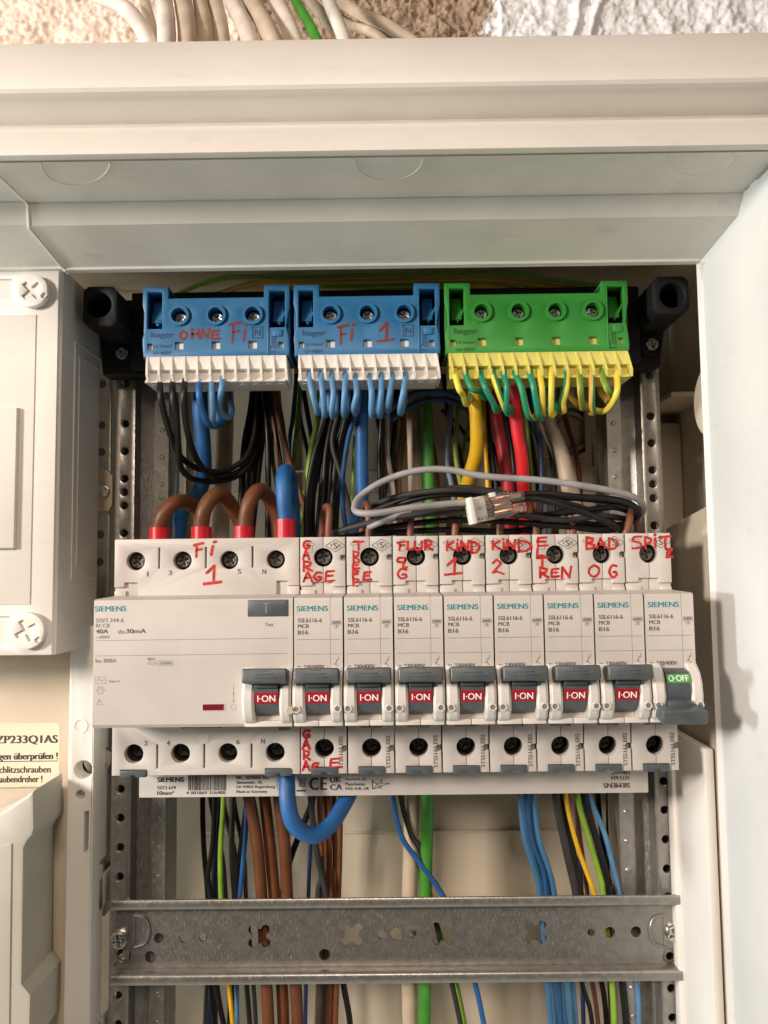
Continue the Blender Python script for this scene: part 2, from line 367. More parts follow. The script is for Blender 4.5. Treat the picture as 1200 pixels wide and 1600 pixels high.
def pen(mb, items, Y, w=0.75):
    w *= 1.22
    for ch, px0, py0, px1, py1 in items:
        x0, x1, z0, z1 = pbox(px0, py0, px1, py1, Y)
        for st in STR[ch]:
            j = [(x0+(x1-x0)*a+random.uniform(-.08, .08), z0+(z1-z0)*b_+random.uniform(-.08, .08)) for a, b_ in st]
            if ch in 'OCGSU' or ch == 'q':
                q = [Vector(p) for p in [j[0]]+j+[j[-1]]]; o = []
                for i in range(1, len(q)-2):
                    for k in range(4):
                        t = k/4; a, b_, c, d = q[i-1:i+3]
                        o.append(0.5*((2*b_)+(c-a)*t+(2*a-5*b_+4*c-d)*t*t+(3*b_-a-3*c+d)*t**3))
                j = o+[q[-1]]
            mb.ribbon(j, w*random.uniform(.85, 1.1), Y-0.1)
def screw_head(mb, c, r, th=1.2, slot=True):
    """cross-headed screw facing -Y"""
    c = Vector(c); n = 28
    L = circ(c.x, c.z, r, n); a = random.uniform(0.1, 1.2); hw = r*0.13; hl = r*0.66
    cross = [(hw, hw), (hw, hl), (-hw, hl), (-hw, hw), (-hl, hw), (-hl, -hw), (-hw, -hw), (-hw, -hl), (hw, -hl), (hw, -hw), (hl, -hw), (hl, hw)]
    cr = [(c.x+x*math.cos(a)-z*math.sin(a), c.z+x*math.sin(a)+z*math.cos(a)) for x, z in cross]
    mb.plate([L, cr], c.y, c.y+th, r*0.18)
    mb.cyl((c.x, c.y+th*0.8, c.z), (0, 1, 0), r*0.95, 0.5, 20)

# ------------------------------------------------------------------ masonry wall behind the cabinet
def wall():
    Y0 = 118; nx, nz = 620, 165; x0, x1, z0, z1 = -260, 300, 262, 410
    vs = []; fs = []
    for j in range(nz+1):
        for i in range(nx+1):
            x = x0+(x1-x0)*i/nx; z = z0+(z1-z0)*j/nz
            p = Vector((x*.05, z*.05, 0))
            h = noise.fractal(p, 0.9, 2.1, 4)*2.6+noise.fractal(p*6, 0.6, 2.2, 5)*1.3-max(0, noise.noise(p*9)-.35)*7
            if x > 65:                                   # slapdash paint ridges
                for cx in (83, 92, 196, 215): h += 4.5*math.exp(-((x-cx-(z-250)*0.28-noise.noise(Vector((0, z*.05, cx)))*4)/2.6)**2)
                h += noise.fractal(p*2.3, 1.0, 2.0, 3)*1.6
            elif x > -70: h += noise.fractal(p*4, 0.4, 2.3, 5)*2.6-3-max(0, noise.noise(p*7+Vector((9, 3, 1)))-.25)*10
            vs.append((x, Y0-h, z))
    for j in range(nz):
        for i in range(nx):
            a = j*(nx+1)+i; fs.append([a, a+1, a+nx+2, a+nx+1])
    m = mat('wall masonry', (0.74, 0.60, 0.51), 0.85, bump=1.0, bscale=420, var=0.14, vscale=120)
    nt = m.node_tree; bs = nt.nodes['Principled BSDF']; mx = [q for q in nt.nodes if q.type == 'MIX'][0]
    tc = [q for q in nt.nodes if q.type == 'TEX_COORD'][0]
    sp = nt.nodes.new('ShaderNodeSeparateXYZ'); nt.links.new(tc.outputs['Object'], sp.inputs[0])
    nz_ = nt.nodes.new('ShaderNodeTexNoise'); nz_.inputs['Scale'].default_value = 45; nz_.inputs['Detail'].default_value = 6
    nt.links.new(tc.outputs['Object'], nz_.inputs['Vector'])
    prev = mx.outputs[2]
    for edge, c in ((-0.080, (0.34, 0.25, 0.18)), (0.058, (0.72, 0.73, 0.75))):
        a = nt.nodes.new('ShaderNodeMath'); a.operation = 'MULTIPLY_ADD'; a.inputs[1].default_value = 0.055
        nt.links.new(nz_.outputs['Fac'], a.inputs[0]); nt.links.new(sp.outputs[0], a.inputs[2])
        r = nt.nodes.new('ShaderNodeMapRange'); r.inputs[1].default_value = edge+0.0265; r.inputs[2].default_value = edge+0.0285
        nt.links.new(a.outputs[0], r.inputs[0])
        m2 = nt.nodes.new('ShaderNodeMix'); m2.data_type = 'RGBA'; nt.links.new(r.outputs[0], m2.inputs[0])
        nt.links.new(prev, m2.inputs[6]); m2.inputs[7].default_value = (*c, 1); prev = m2.outputs[2]
    nt.links.new(prev, bs.inputs['Base Color'])
    b_ = MB((0, 0, 0)); b_.add(vs, fs); o = b_.build('wall', m, smooth=180)
    tag(o, kind='structure')
    b_ = MB(); b_.box(-500, 600, 119, 160, -500, 119.5); b_.box(-500, 600, 127, 160, 120, 600)
    o = b_.build('wall_lower', M['muted']); tag(o, kind='structure')
wall()

# ------------------------------------------------------------------ cabinet
CO = Vector((0, 110, -260))
cab = thing('distribution_cabinet', CO, 'large open cream plastic distribution cabinet framing all the wiring', 'cabinet')
def Zat(py, Y, px=600): return P(px, py, Y).z
# top frame: cream rim and the stepped under side (profile points read as row, depth)
rim = [(60, -52), (63, -58), (110, -65.4), (122, -66.6), (130, -66.8), (137, -65.8), (143, -63.4), (148, -62), (153, -61), (188, -52.5), (193, -55.5), (200, -66), (234, -69), (240, -67.5), (243, -64)]
pr = [(Y, Zat(y, Y)) for y, Y in rim]
zr = pr[0][1]
# pieces as closed profiles, thickness upwards/backwards
outer = pr + [(-62, pr[-1][1]+4), (-50, pr[-2][1]+6), (-46, pr[6][1]), (-46, zr-1)]
b_ = MB(CO); b_.prof(outer, -330, 330); b_.build('rim', M['cream'], cab, 45)
und = [(243.5, -63), (262, -53), (303, -37), (306, -36.2), (309, -36.2), (343, -32), (346, -31), (406, -8), (409, -7), (413, -6.6), (418, -4)]
pu = [(Y, Zat(y, Y)) for y, Y in und]
# dark shadow gap step between both levels
pb = [(Y+1.5, z+3) for Y, z in pu][::-1]
seamx = [(243.5, -28), (265, 0), (310, 45), (350, 45), (409, 100)]
def under(x0, x1, name):
    b_ = MB(CO); n = len(pu)
    b_.prof(pu+pb, x0, x1); return b_.build(name, M['inner'], cab, 20)
# right piece starts at the seam; its left edge follows the seam
def seam_x(i):
    y = und[i][0]; Y = und[i][1]
    pts = [(240, -32), (265, 0), (308, 44), (352, 46), (420, 108)]
    for (a, xa), (c, xc) in zip(pts, pts[1:]):
        if a <= y <= c: return P(xa+(xc-xa)*(y-a)/(c-a), y, Y).x
    return -120
def right_x(i):
    y = und[i][0]; Y = und[i][1]
    pts = [(240, 1235), (303, 1172), (306, 1171), (343, 1171), (350, 1165), (420, 1092)]
    for (a, xa), (c, xc) in zip(pts, pts[1:]):
        if a <= y <= c: return P(xa+(xc-xa)*(y-a)/(c-a), y, Y).x
    return 120
def strip(edgeL, edgeR, name, lift=0.0):
    b_ = MB(CO); n = len(pu); vs = []
    for i in range(n): vs += [(edgeL(i), pu[i][0], pu[i][1]-lift), (edgeR(i), pu[i][0], pu[i][1]-lift)]
    for i in range(n): vs += [(edgeL(i), pu[i][0]+1, pu[i][1]+2.5-lift), (edgeR(i), pu[i][0]+1, pu[i][1]+2.5-lift)]
    fs = []
    for i in range(n-1):
        a = 2*i; fs += [[a, a+1, a+3, a+2], [2*n+a, 2*n+a+2, 2*n+a+3, 2*n+a+1]]
        fs += [[a, a+2, 2*n+a+2, 2*n+a], [a+1, 2*n+a+1, 2*n+a+3, a+3]]
    fs += [[0, 2*n, 2*n+1, 1], [2*n-2, 2*n-1, 4*n-1, 4*n-2]]
    b_.add(vs, fs); return b_.build(name, M['inner'], cab, 20)
strip(seam_x, right_x, 'top_panel', 0.5)
strip(lambda i: -330, lambda i: seam_x(i)-0.25, 'top_panel')
# raised edge lip along the seam
b_ = MB(CO); b_.tube([(seam_x(i), pu[i][0], pu[i][1]-0.55) for i in range(len(pu))], 0.55, 8, smooth=False); b_.build('seam_lip', M['cream'], cab)
b_ = MB(CO); b_.tube([(right_x(i)-.3, pu[i][0], pu[i][1]-0.55) for i in range(len(pu))], 0.5, 8, smooth=False); b_.build('seam_lip', M['cream'], cab)
# knock-out rings pressed into the under side
for cx, cy in ((118, 243), (607, 238), (1092, 229)):
    b_ = MB(CO); pts = []
    for k in range(33):
        a = math.pi*k/32; yy = 246+(32 if cx > 0 else 0)*math.sin(a); pxx = cx+54*math.cos(a)
        yy = 245+34*math.sin(a)
        Yv = -63+(min(yy, 303)-243.5)/(303-243.5)*26
        # follow the panel surface
        for (ya, Ya), (yb, Yb) in zip(und, und[1:]):
            if ya <= yy <= yb: Yv = Ya+(Yb-Ya)*(yy-ya)/(yb-ya)
        q = P(pxx, yy-(cx-600)*0.012, Yv); zz = Zat(yy, Yv)-0.5; pts.append((q.x, Yv, zz))
    b_.tube(pts, 0.32, 8, smooth=False); b_.build('knockout_ring', M['inner'], cab)
b_ = MB(CO)
for x0_, y0_, x1_, y1_, Y in ((835, 224, 843, 224.5, -68.3), (848, 225, 858, 226, -68.4)):
    p = P(x0_, y0_, Y); q = P(x1_, y1_, Y); b_.ribbon([(p.x, p.z), (q.x, q.z)], .45, Y)
b_.build('scuff_mark', M['scuff'], cab)
# housing: back, ceiling, sides
b_ = MB(CO); b_.box(-330, 200, 108, 112, -260, 210)
b_.build('back_panel', M['back'], cab)
b_ = MB(CO); b_.box(-330, 200, -4, 108, 168, 172); b_.build('housing_top', M['back'], cab)
b_ = MB(CO); b_.box(150, 153, -60, 108, -260, 168); b_.build('side_wall', M['recess'], cab)
# right side frame: big light surface running to the front
sx = [(1100, -4), (1109, -5), (1111, -7), (1180, -36), (1186, -38), (1260, -64), (1275, -70)]
ps = [(P(x, 700, Y).x, Y) for x, Y in sx]
b_ = MB(CO); b_.profz(ps+[(p[0]+5, p[1]+2) for p in ps[::-1]], -260, Zat(300, -40))
b_.build('side_frame', M['side'], cab, 20)
b_ = MB(CO)
for dx in (0.0, 1.1): b_.tube([(ps[1][0]+0.2+dx, ps[1][1]-0.3-dx*.35, -258), (ps[1][0]+0.2+dx, ps[1][1]-0.3-dx*.35, 146)], 0.30, 8, smooth=False)
b_.build('edge_bead', M['cream'], cab)
# bead strips along lower edge of top panel
b_ = MB(CO)
b_.tube([(P(110, 414, -6).x, -6.6, Zat(410, -7)-.6), (P(1090, 410, -6).x, -6.6, Zat(410, -7)-.6)], 0.35, 8, smooth=False)
b_.build('edge_bead', M['cream'], cab)
# rounded corner piece at the right
cz = Zat(300, -40)
b_ = MB(CO)
c0 = [P(1171, 285, -40), P(1171, 325, -33), P(1092, 418, -5), P(1104, 470, -5), P(1205, 380, -45), P(1240, 260, -62)]
b_.add(c0+[p+Vector((3, 3, 2)) for p in c0], [[0, 1, 4, 5], [1, 2, 3, 4], [6, 11, 10, 7], [7, 10, 9, 8], [0, 5, 11, 6], [0, 6, 7, 1], [1, 7, 8, 2], [2, 8, 9, 3], [3, 9, 10, 4], [4, 10, 11, 5]])
b_.build('corner_piece', M['cream'], cab, 60)
# right inner wall blocks (below the recess)
zt = Zat(778, 0, 1100)
b_ = MB(CO); X1 = P(1122, 900, -4).x
vs = [(124, 62, Zat(800, 60, 1040)-4), (124, -3, zt-5), (X1+2, -3, zt), (150, -3, zt+3), (150, 62, zt-2), (124, 62, -260), (124, -3, -260), (X1+2, -3, -260), (150, -3, -260), (150, 62, -260)]
xa, xb = 127.5, 123.5
vs = [(xa, 60, zt-9), (xb+1, -3.4, zt-1.5), (150, -3.4, zt+2), (150, 60, zt-3),
      (xa, 60, -260), (xb+1, -3.4, -260), (150, -3.4, -260), (150, 60, -260)]
b_.add(vs, [[0, 1, 2, 3], [0, 4, 5, 1], [1, 5, 6, 2], [2, 6, 7, 3], [3, 7, 4, 0], [4, 7, 6, 5]])
b_.build('side_block', M['recess'], cab, 20)
b_ = MB(CO); z5 = Zat(1168, 10, 1090)
b_.box(120.2, 124.2, 8, 58, -260, z5, 0.8); b_.box(118.6, 121, 40, 46, -260, z5-1, 0.6)
b_.build('side_rib', M['cream'], cab)
b_ = MB(CO); c = P(1106, 628, 10)
b_.cyl((c.x+6, 6, c.z), (-1, 0.0, 0), 17, 8.5, 40, r2=15, bev=3); b_.build('round_boss', M['recess'], cab)
b_ = MB(CO); b_.box(132, 150, 60, 108, Zat(640, 90, 1050), Zat(636, 90, 1050)+1.2, .4); b_.box(126, 150, 96, 108, -30, Zat(660, 96, 1040), 2)
b_.build('inner_rib', M['recess'], cab)
# features on the back panel
b_ = MB(CO)
q = P(888, 676, 107); b_.cyl((q.x, 104.5, q.z), (0, 1, 0), 11, 3.4, 36, hole=9.2); b_.cyl((q.x+1, 106, q.z), (0, 1, 0), 8, 2, 36)
b_.build('knockout_ring', M['muted'], cab)
b_ = MB(CO); q0 = P(915, 600, 100); q1 = P(860, 712, 100)
b_.plate([rect(q1.x-14, q0.x, q1.z, q0.z), circ(q.x, q.z, 13, 40)], 103, 108.3, .5); b_.build('moulded_plate', M['muted'], cab)
b_ = MB(CO)
for py in (770, 735, 1300): z = Zat(py, 107); b_.box(-100, 118, 106.6, 108.4, z-.5, z+.5, .3)
for px in (290, 460, 560, 930): x = P(px, 760, 107).x; b_.box(x-.4, x+.4, 106.9, 108.4, -20, 168, .2)
b_.build('moulded_line', M['muted'], cab)

# centre post with holes on the left
b_ = MB(CO); YP = 32
xL = P(106, 1200, YP).x; xR = P(146, 1200, YP).x; z0 = -260; z1 = Zat(1000, YP, 120)+6
def hp(px, py): q = P(px, py, YP); return q.x, q.z
h1 = circ(*hp(130, 1203), 14/mmpx(YP)); h2 = circ(*hp(125, 1242), 7/mmpx(YP)); s0 = hp(134, 1333); s1 = hp(134, 1268)
b_.plate([rect(xL, xR, z0, z1), h1, h2, rect(s0[0]-.9, s0[0]+.9, s0[1], s1[1])], YP, YP+9, .5)
b_.box(xR-1.6, xR-.1, YP+8.5, YP+40, Zat(1330, 50), z1)
for pa, pb_ in ((1345, 1392), (1560, 1640)): b_.box(xR-1.6, xR-.1, YP+8.5, YP+40, Zat(pb_, 60), Zat(pa, 60), .3)
b_.box(xR-1.6, xR-.1, YP+9, YP+13, -260, Zat(1340, 50))
b_.build('post', M['cream'], cab)
b_ = MB(CO); x, z = hp(126, 1134); b_.cyl((x, YP-.3, z), (0, 1, 0), 3.1, 1, 30, hole=2.5); b_.build('knockout_ring', M['cream'], cab)
x, z = hp(133, 1199); b_ = MB(CO); screw_head(b_, (x+.8, YP+12, z+.3), 2); b_.cyl((x, YP+13.5, z), (0, 1, 0), 6, 3); b_.build('screw', M['screw'], cab)
# left compartment back plates
b_ = MB(CO); b_.box(-230, xL-.4, 44, 47, Zat(1233, 44, 60), Zat(1000, 44, 60)+30, .3); b_.build('compartment_plate', M['warmlit_plate'], cab)
b_ = MB(CO); b_.box(-230, xL-.4, 36, 39, -260, Zat(1232, 36, 60), .6); b_.build('compartment_plate', M['muted'], cab)  # darker tone stands in for shade on the lower plate
# sticker
YS = 43.85
sx0, sx1, sz0, sz1 = pbox(-40, 1130, 93, 1233, YS)
L = [(sx0, sz0-2), (sx1, sz0-2), (sx1, sz1-2)]+[(sx1-2+2*math.cos(a), sz1-2+2*math.sin(a)) for a in (0.4, .8, 1.2)]+[(sx1-2, sz1), (sx0, sz1)]
b_ = MB(CO); b_.plate([L], YS, YS+.1); stk = b_.build('sticker', M['sticker'], cab); stk['label'] = 'cream sticker with black printed German warning text'
b_ = MB(CO)
ptext(b_, 'ZP233Q1AS', -6, 1149, 90, 1163.5, YS, bold=.022)
ptext(b_, 'gen überprüfen !', -2, 1176, 90, 1190, YS, bold=.018)
ptext(b_, 'chlitzschrauben', -1, 1197, 79, 1207.5, YS)
ptext(b_, 'aubendreher !', 0, 1212, 66, 1222.5, YS)
ptext(b_, '493 4U654200 b', 30, 1229, 80, 1234, YS, bold=.01)
x0, x1, z0_, z1_ = pbox(-4, 1188.8, 90, 1190, YS); b_.box(x0, x1, YS-.07, YS-.03, z0_, z1_)
b_.build('printed_text', M['inkd'], stk)

# ------------------------------------------------------------------ left cover box
O = P(60, 1020, 15)
cb = thing('terminal_cover', O, 'cream rectangular cover box with two large white cross-slot screws at left', 'cover')
YC = -5; XR = P(87, 700, YC).x; zt = Zat(418, YC, 60); zb = Zat(1024, YC, 60)
b_ = MB(O); XBk = P(154, 700, 38).x
lp = [(XR, YC), (XR+.5, YC+.4), (XBk, 38), (XBk-4, 38), (-190, 38), (-190, YC)]
x0_, x1_, z0_, z1_ = pbox(-200, 437, 17, 468, YC); x2_, x3_, z2_, z3_ = pbox(-200, 965, 14, 1008, YC)
b_.profz([(XR, YC+1.4), (XR+.8, YC+2.2), (XBk, 38), (-230, 38), (-230, YC+1.4)], zb, zt)
b_.build('box_body', M['inner'], cb)
b_ = MB(O); b_.plate([rect(-230, XR, zb, zt), rect(x0_, x1_, z0_, z1_), rect(x2_, x3_, z2_, z3_)], YC, YC+1.8, .8)
xx = P(53, 700, YC).x; za = Zat(492, YC, 40); zb2 = Zat(945, YC, 40)
b_.build('front_face', M['cream'], cb)
b_ = MB(O); b_.plate([rect(-230, xx, zb2, za)], YC-.6, YC+.5, .55)
b_.build('raised_panel', M['cream'], cb)
b_ = MB(O); xx = P(24, 745, YC-3).x; b_.plate([rect(-230, xx, Zat(857, YC-3, 20), Zat(636, YC-3, 20))], YC-3, YC-.3, 1.0); b_.build('label_holder', M['cream'], cb)
for i, (px, py, r, a) in enumerate(((46, 452, 27, .75), (38, 986, 28.5, .5))):
    q = P(px, py, YC-4); r /= mmpx(YC-4); b_ = MB(O)
    hw = r*.14; hl = r*.62; cross = [(hw, hw), (hw, hl), (-hw, hl), (-hw, hw), (-hl, hw), (-hl, -hw), (-hw, -hw), (-hw, -hl), (hw, -hl), (hw, -hw), (hl, -hw), (hl, hw)]
    cr = [(q.x+x*math.cos(a)-z*math.sin(a), q.z+x*math.sin(a)+z*math.cos(a)) for x, z in cross]
    nt_ = [(q.x+x*math.cos(a)-z*math.sin(a), q.z+x*math.sin(a)+z*math.cos(a)) for x, z in ((r*.0+1.2, -r*.9), (r*.0+3.4, -r*.85), (3.2, -r*.6), (1.2, -r*.65))]
    b_.plate([circ(q.x, q.z, r, 44), cr, nt_], YC-3, YC-.5, .25); b_.cyl((q.x, YC-2, q.z), (0, 1, 0), r*.97, 4, 40)
    b_.build('plastic_screw', M['whitep'], cb)
# embossed outlines on its right flank
b_ = MB(O)
def side_pt(f, z): return (XR+.8+(XBk-XR-.8)*f+.25, YC+2.2+(38-YC-2.2)*f, z)
zA = Zat(545, 20, 120); zB = Zat(905, 20, 120)
for f0, f1, dz in ((.30, .98, 0), (.42, .95, 5)):
    pts = [side_pt(f1, zA-dz), side_pt(f0, zA-dz), side_pt(f0, zB+dz), side_pt(f1, zB+dz)]
    b_.tube(pts, .3, 8, smooth=False)
b_.build('embossed_outline', M['inner'], cb)

# lower left grey box
O = P(20, 1600, 20)
lb = thing('cover_box', O, 'shaded grey moulded plastic box at the bottom left corner below the sticker', 'box')
YB = 8
L = [P(x, y, YB) for x, y in ((-120, 1330), (0, 1270), (52, 1236), (53, 1295), (50, 1306), (42, 1315), (37, 1326), (34, 1538), (48, 1556), (45, 1640), (-120, 1640))]
b_ = MB(O); b_.plate([[(p.x, p.z) for p in L]], YB, YB+27, 1.5); b_.build('box_body', M['greybox'], lb)
b_ = MB(O); L = [P(x, y, YB-.8) for x, y in ((-120, 1400), (-60, 1330), (18, 1318), (14, 1640), (-120, 1640))]
b_.plate([[(p.x, p.z) for p in L]], YB-.8, YB+.3, .7); b_.build('lid', M['greybox'], lb)

# ------------------------------------------------------------------ steel uprights
def upright(px_hole, YU, side, lab, holes, ztop, zbot=-260, xoff=0):
    X = P(px_hole[0], px_hole[1], YU).x
    O = Vector((X, YU, -260)); t = thing('perforated_upright', O, lab, 'steel rail', 'galvanised uprights of the cabinet')
    b_ = MB(O); hs = [circ(X, P(px_hole[0], y, YU).z, 1.75, 16) for y in holes]
    b_.plate([rect(X-4.3, X+4.6, zbot, ztop)]+hs, YU, YU+1.3, .5)
    b_.build('flange', M['steeld'], t)
    b_ = MB(O); s_ = side
    # channel behind: profile in plan (x,y)
    pl = [(X+s_*4.2, YU+.6), (X+s_*4.4, YU+9), (X+s_*10, YU+12), (X+s_*12, YU+12.5), (X+s_*12.6, YU+5), (X+s_*18.5, YU+5), (X+s_*19, YU+22)]
    bk = [(x-s_*.9, y+.9) for x, y in pl[::-1]]
    b_.profz(pl+bk, zbot, ztop); b_.build('channel', M['steeld'], t, 50)
    b_ = MB(O)
    for k in range(0, len(holes), 1):
        z = P(px_hole[0], holes[k]+8, YU).z
        b_.cyl((X+s_*15.5, YU+5.1, z), (0, -1, 0), 1.3, .5, 16, r2=.7)
    b_.build('dimple', M['steeld'], t)
    b_ = MB(O); b_.box(X-4.2, X+4.2, YU+10, YU+11, zbot, ztop); b_.build('shade_backing', M['dark'], t)  # dark sheet added so the holes look shaded
    return t
HL = [599, 662, 705, 748, 769, 790, 833, 880, 925, 970, 1015, 1060, 1105, 1150, 1190, 1233, 1278, 1324, 1370, 1416, 1487, 1507, 1556, 1601, 1640]
HR = [586, 650, 692, 734, 756, 778, 821, 868, 915, 960, 1005, 1050, 1095, 1135, 1175, 1221, 1266, 1312, 1358, 1402, 1474, 1495, 1545, 1591, 1635]
upright((190, 1100), 47.6, 1, 'perforated steel upright on the left behind the wide residual current switch', HL, Zat(565, 46, 200))
upright((1033, 1100), 47.6, -1, 'perforated steel upright on the right behind the switched-off breaker', HR, Zat(560, 46, 1010))
# the neighbouring field's upright in the gap behind the cover box
O = P(160, 900, 60); t = thing('perforated_upright', O, 'brownish steel upright with a slotted screw, in the dark gap beside the cream cover box', 'steel rail', 'galvanised uprights of the cabinet')
X = P(164, 800, 55).x; b_ = MB(O); b_.plate([rect(X-7, X+2.2, -120, Zat(560, 55, 165))]+[circ(X-2.2, P(160, y, 55).z, 1.9, 16) for y in (600, 664, 706, 792, 835, 878)], 55, 56.2, .4)
b_.box(X+1.0, X+2.2, 55.8, 75, -120, Zat(560, 55, 165)); b_.build('flange', M['steeld'], t)
b_ = MB(O); b_.box(X-14, X+.8, 62, 63, -120, 168); b_.build('shade_backing', M['dark'], t)  # dark sheet in place of the shade in the gap
b_ = MB(O); c = P(160, 768, 52); b_.plate([[(c.x-6, c.z-9), (c.x+3, c.z-9), (c.x+4.5, c.z-6), (c.x+4.5, c.z+7), (c.x+2, c.z+10), (c.x-6, c.z+12)]], 52, 54.8, .4); b_.build('bracket_tab', M['muted'], t)
b_ = MB(O); screw_head(b_, (c.x+.8, 50.2, c.z), 2.8); b_.build('screw', M['screw'], t)

# ------------------------------------------------------------------ black corner brackets + carrier
def bracket(sq, hole, arm, scr, lab, side):
    O = P(hole[0], hole[1], 0); t = thing('corner_bracket', O, lab, 'bracket', 'black corner brackets holding the terminal carrier')
    Yf = 8; x0, x1, z0, z1 = pbox(*sq, Yf); h = P(*hole, Yf); r = hole_r/mmpx(Yf)
    c = 2.2; L = [(x0+c, z0), (x1-c, z0), (x1, z0+c), (x1, z1-c), (x1-c, z1), (x0+c, z1), (x0, z1-c), (x0, z0+c)]
    b_ = MB(O); b_.plate([L, circ(h.x, h.z, r, 32)], Yf, Yf+30, .7)
    b_.plate([L], Yf+30, 46, 0)
    b_.build('socket', M['blackp'], t)
    b_ = MB(O); L = [P(x, y, 36) for x, y in arm]; b_.plate([[(p.x, p.z) for p in L]], 36, 47, .8)
    q = P(*scr, 34); b_.cyl((q.x, 33, q.z), (0, 1, 0), 4.6, 8, 28, bev=0); b_.build('foot', M['blackp'], t)
    b_ = MB(O); screw_head(b_, (q.x, 31.4, q.z), 2.7, 1.6); b_.build('screw', M['screw'], t)
hole_r = 20
bracket((129, 447, 183, 510), (154, 476), ((150, 470), (262, 466), (262, 585), (160, 585)), (193, 554), 'black plastic corner bracket in the dark upper left corner', -1)
bracket((1021, 431, 1077, 490), (1051, 461), ((975, 470), (1050, 455), (1050, 490), (1038, 520), (1032, 572), (970, 580)), (1016, 540), 'black plastic corner bracket right of the green terminal block', 1)
O = P(600, 520, 34); b_ = MB(O); a = P(205, 500, 30).x; c = P(1000, 500, 30).x
b_.box(a, c, 30, 33, Zat(572, 30), Zat(452, 30), .6)
o = b_.build('terminal_carrier', M['blackp']); tag(o, 'black carrier plate spanning behind the blue and green terminal blocks', 'carrier')

# ------------------------------------------------------------------ terminal blocks
def block(px, py, W, nscr, nport, body, emb, clamp, lab, rowx):
    Y0 = 8; A = P(px, py, Y0); O = A
    t = thing('terminal_block', O, lab, 'terminal block', 'row of distribution terminal blocks')
    X = lambda v: A.x+v
    Z = lambda v: A.z-v
    Hh = 29.3; tw = 10.5
    outl = [(0.6, Hh), (W-.4, Hh), (W, 27), (W-.3, 22), (W-1.4, 17), (W-.6, 12), (W, 9), (W, 0), (W-tw, 0), (W-tw, 5.0), (tw, 5.0), (tw, 0), (0, 0), (0, 8), (1.0, 12), (1.1, 18), (0, 22)]
    loops = [[(X(a), Z(b)) for a, b in outl]]
    loops += [[(X(a), Z(b)) for a, b in ((2, 2.4), (8, 2.4), (8, 17.6), (2, 17.6))], [(X(a), Z(b)) for a, b in ((W-8.3, 2.4), (W-1.9, 2.4), (W-1.9, 17.6), (W-8.3, 17.6))]]
    xs = [15+15*k for k in range(nscr)]
    for x in xs: loops.append(circ(X(x), Z(12.4), 3.0, 30))
    for x in xs: loops.append([(X(a), Z(b)) for a, b in ((x-1.6, 23.2), (x+1.7, 23.2), (x+1.7, 26.2), (x-1.6, 26.2))])
    for x in (3.2, W-3.5): loops.append([(X(a), Z(b)) for a, b in ((x-1, 23.8), (x+1, 23.8), (x+1, 26.2), (x-1, 26.2))])
    b_ = MB(O); b_.plate(loops, Y0, Y0+2.2, .35)
    # shell sides and top
    b_.box(X(0), X(1.1), Y0+2, Y0+20, Z(Hh), Z(.4), .2); b_.box(X(W-1.1), X(W), Y0+2, Y0+20, Z(Hh), Z(.4), .2)
    b_.box(X(tw-1), X(W-tw+1), Y0+2, Y0+20, Z(6.2), Z(5.1), .2); b_.box(X(.3), X(tw), Y0+2, Y0+20, Z(1.3), Z(.1), .2); b_.box(X(W-tw), X(W-.3), Y0+2, Y0+20, Z(1.3), Z(.1), .2)
    b_.box(X(8.1), X(9.3), Y0+2, Y0+20, Z(18), Z(1), .2); b_.box(X(W-9.6), X(W-8.4), Y0+2, Y0+20, Z(18), Z(1), .2)
    b_.box(X(1), X(9), Y0+2, Y0+20, Z(19), Z(17.8), .2); b_.box(X(W-9), X(W-1), Y0+2, Y0+20, Z(19), Z(17.8), .2)
    b_.build('housing', body, t)
    b_ = MB(O)                                                   # rings round the screw wells
    for x in xs: b_.cyl((X(x), Y0-1.1, Z(12.4)), (0, 1, 0), 4.2, 3, 36, r2=4.2, hole=3.05)
    for x in xs:
        for k in range(1): b_.cyl((X(x), Y0, Z(12.4)), (0, 1, 0), 3.02, 9, 28, hole=2.9)
    b_.build('screw_well', body, t)
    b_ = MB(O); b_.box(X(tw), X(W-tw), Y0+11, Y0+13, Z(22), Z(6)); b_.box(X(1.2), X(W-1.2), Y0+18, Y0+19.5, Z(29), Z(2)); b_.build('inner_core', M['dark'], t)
    for x in xs:
        b_ = MB(O); screw_head(b_, (X(x), Y0+2.2, Z(12.9)), 2.45, 1.2); b_.build('screw', M['screw'], t)
    b_ = MB(O)                                                   # spring latches in the end slots
    for x in (5.0, W-5.1):
        m = Matrix.Translation(Vector((X(x), Y0+5, Z(9)))) @ Matrix.Rotation(-.35, 4, 'X')
        b_.box(-2.2, 2.2, -.6, .6, -6, 4.6, .3, m=m)
        m = Matrix.Translation(Vector((X(x+2), Y0+5, Z(12)))) @ Matrix.Rotation(.5, 4, 'Y')
        b_.box(-.5, .5, -2, 2, -4, 4, .2, m=m)
    b_.build('latch', body, t)
    b_ = MB(O)
    for x in xs: b_.box(X(x-2.2), X(x+2.2), Y0+1.6, Y0+2.4, Z(27), Z(22.6))
    for x in (3.2, W-3.5): b_.box(X(x-1.6), X(x+1.6), Y0+1.6, Y0+2.4, Z(27), Z(23))
    b_.build('window', clamp, t)
    b_ = MB(O)                                                   # raised panels by the lettering
    b_.box(X(W-8.9), X(W-8.5), Y0-.5, Y0+1, Z(Hh-.3), Z(5.4), .15)
    b_.box(X(W-6.8), X(W-3), Y0-.7, Y0+.5, Z(21.5), Z(18.5), .3)
    b_.build('raised_line', body, t)
    b_ = MB(O); e = Y0-.12
    text(b_, 'hager', X(3.7), X(13.1), Z(22.0), Z(18.9), e, bold=.025)
    text(b_, '12mm', X(W-8.1), X(W-5.4), Z(28), Z(19.4), e, vert=1)
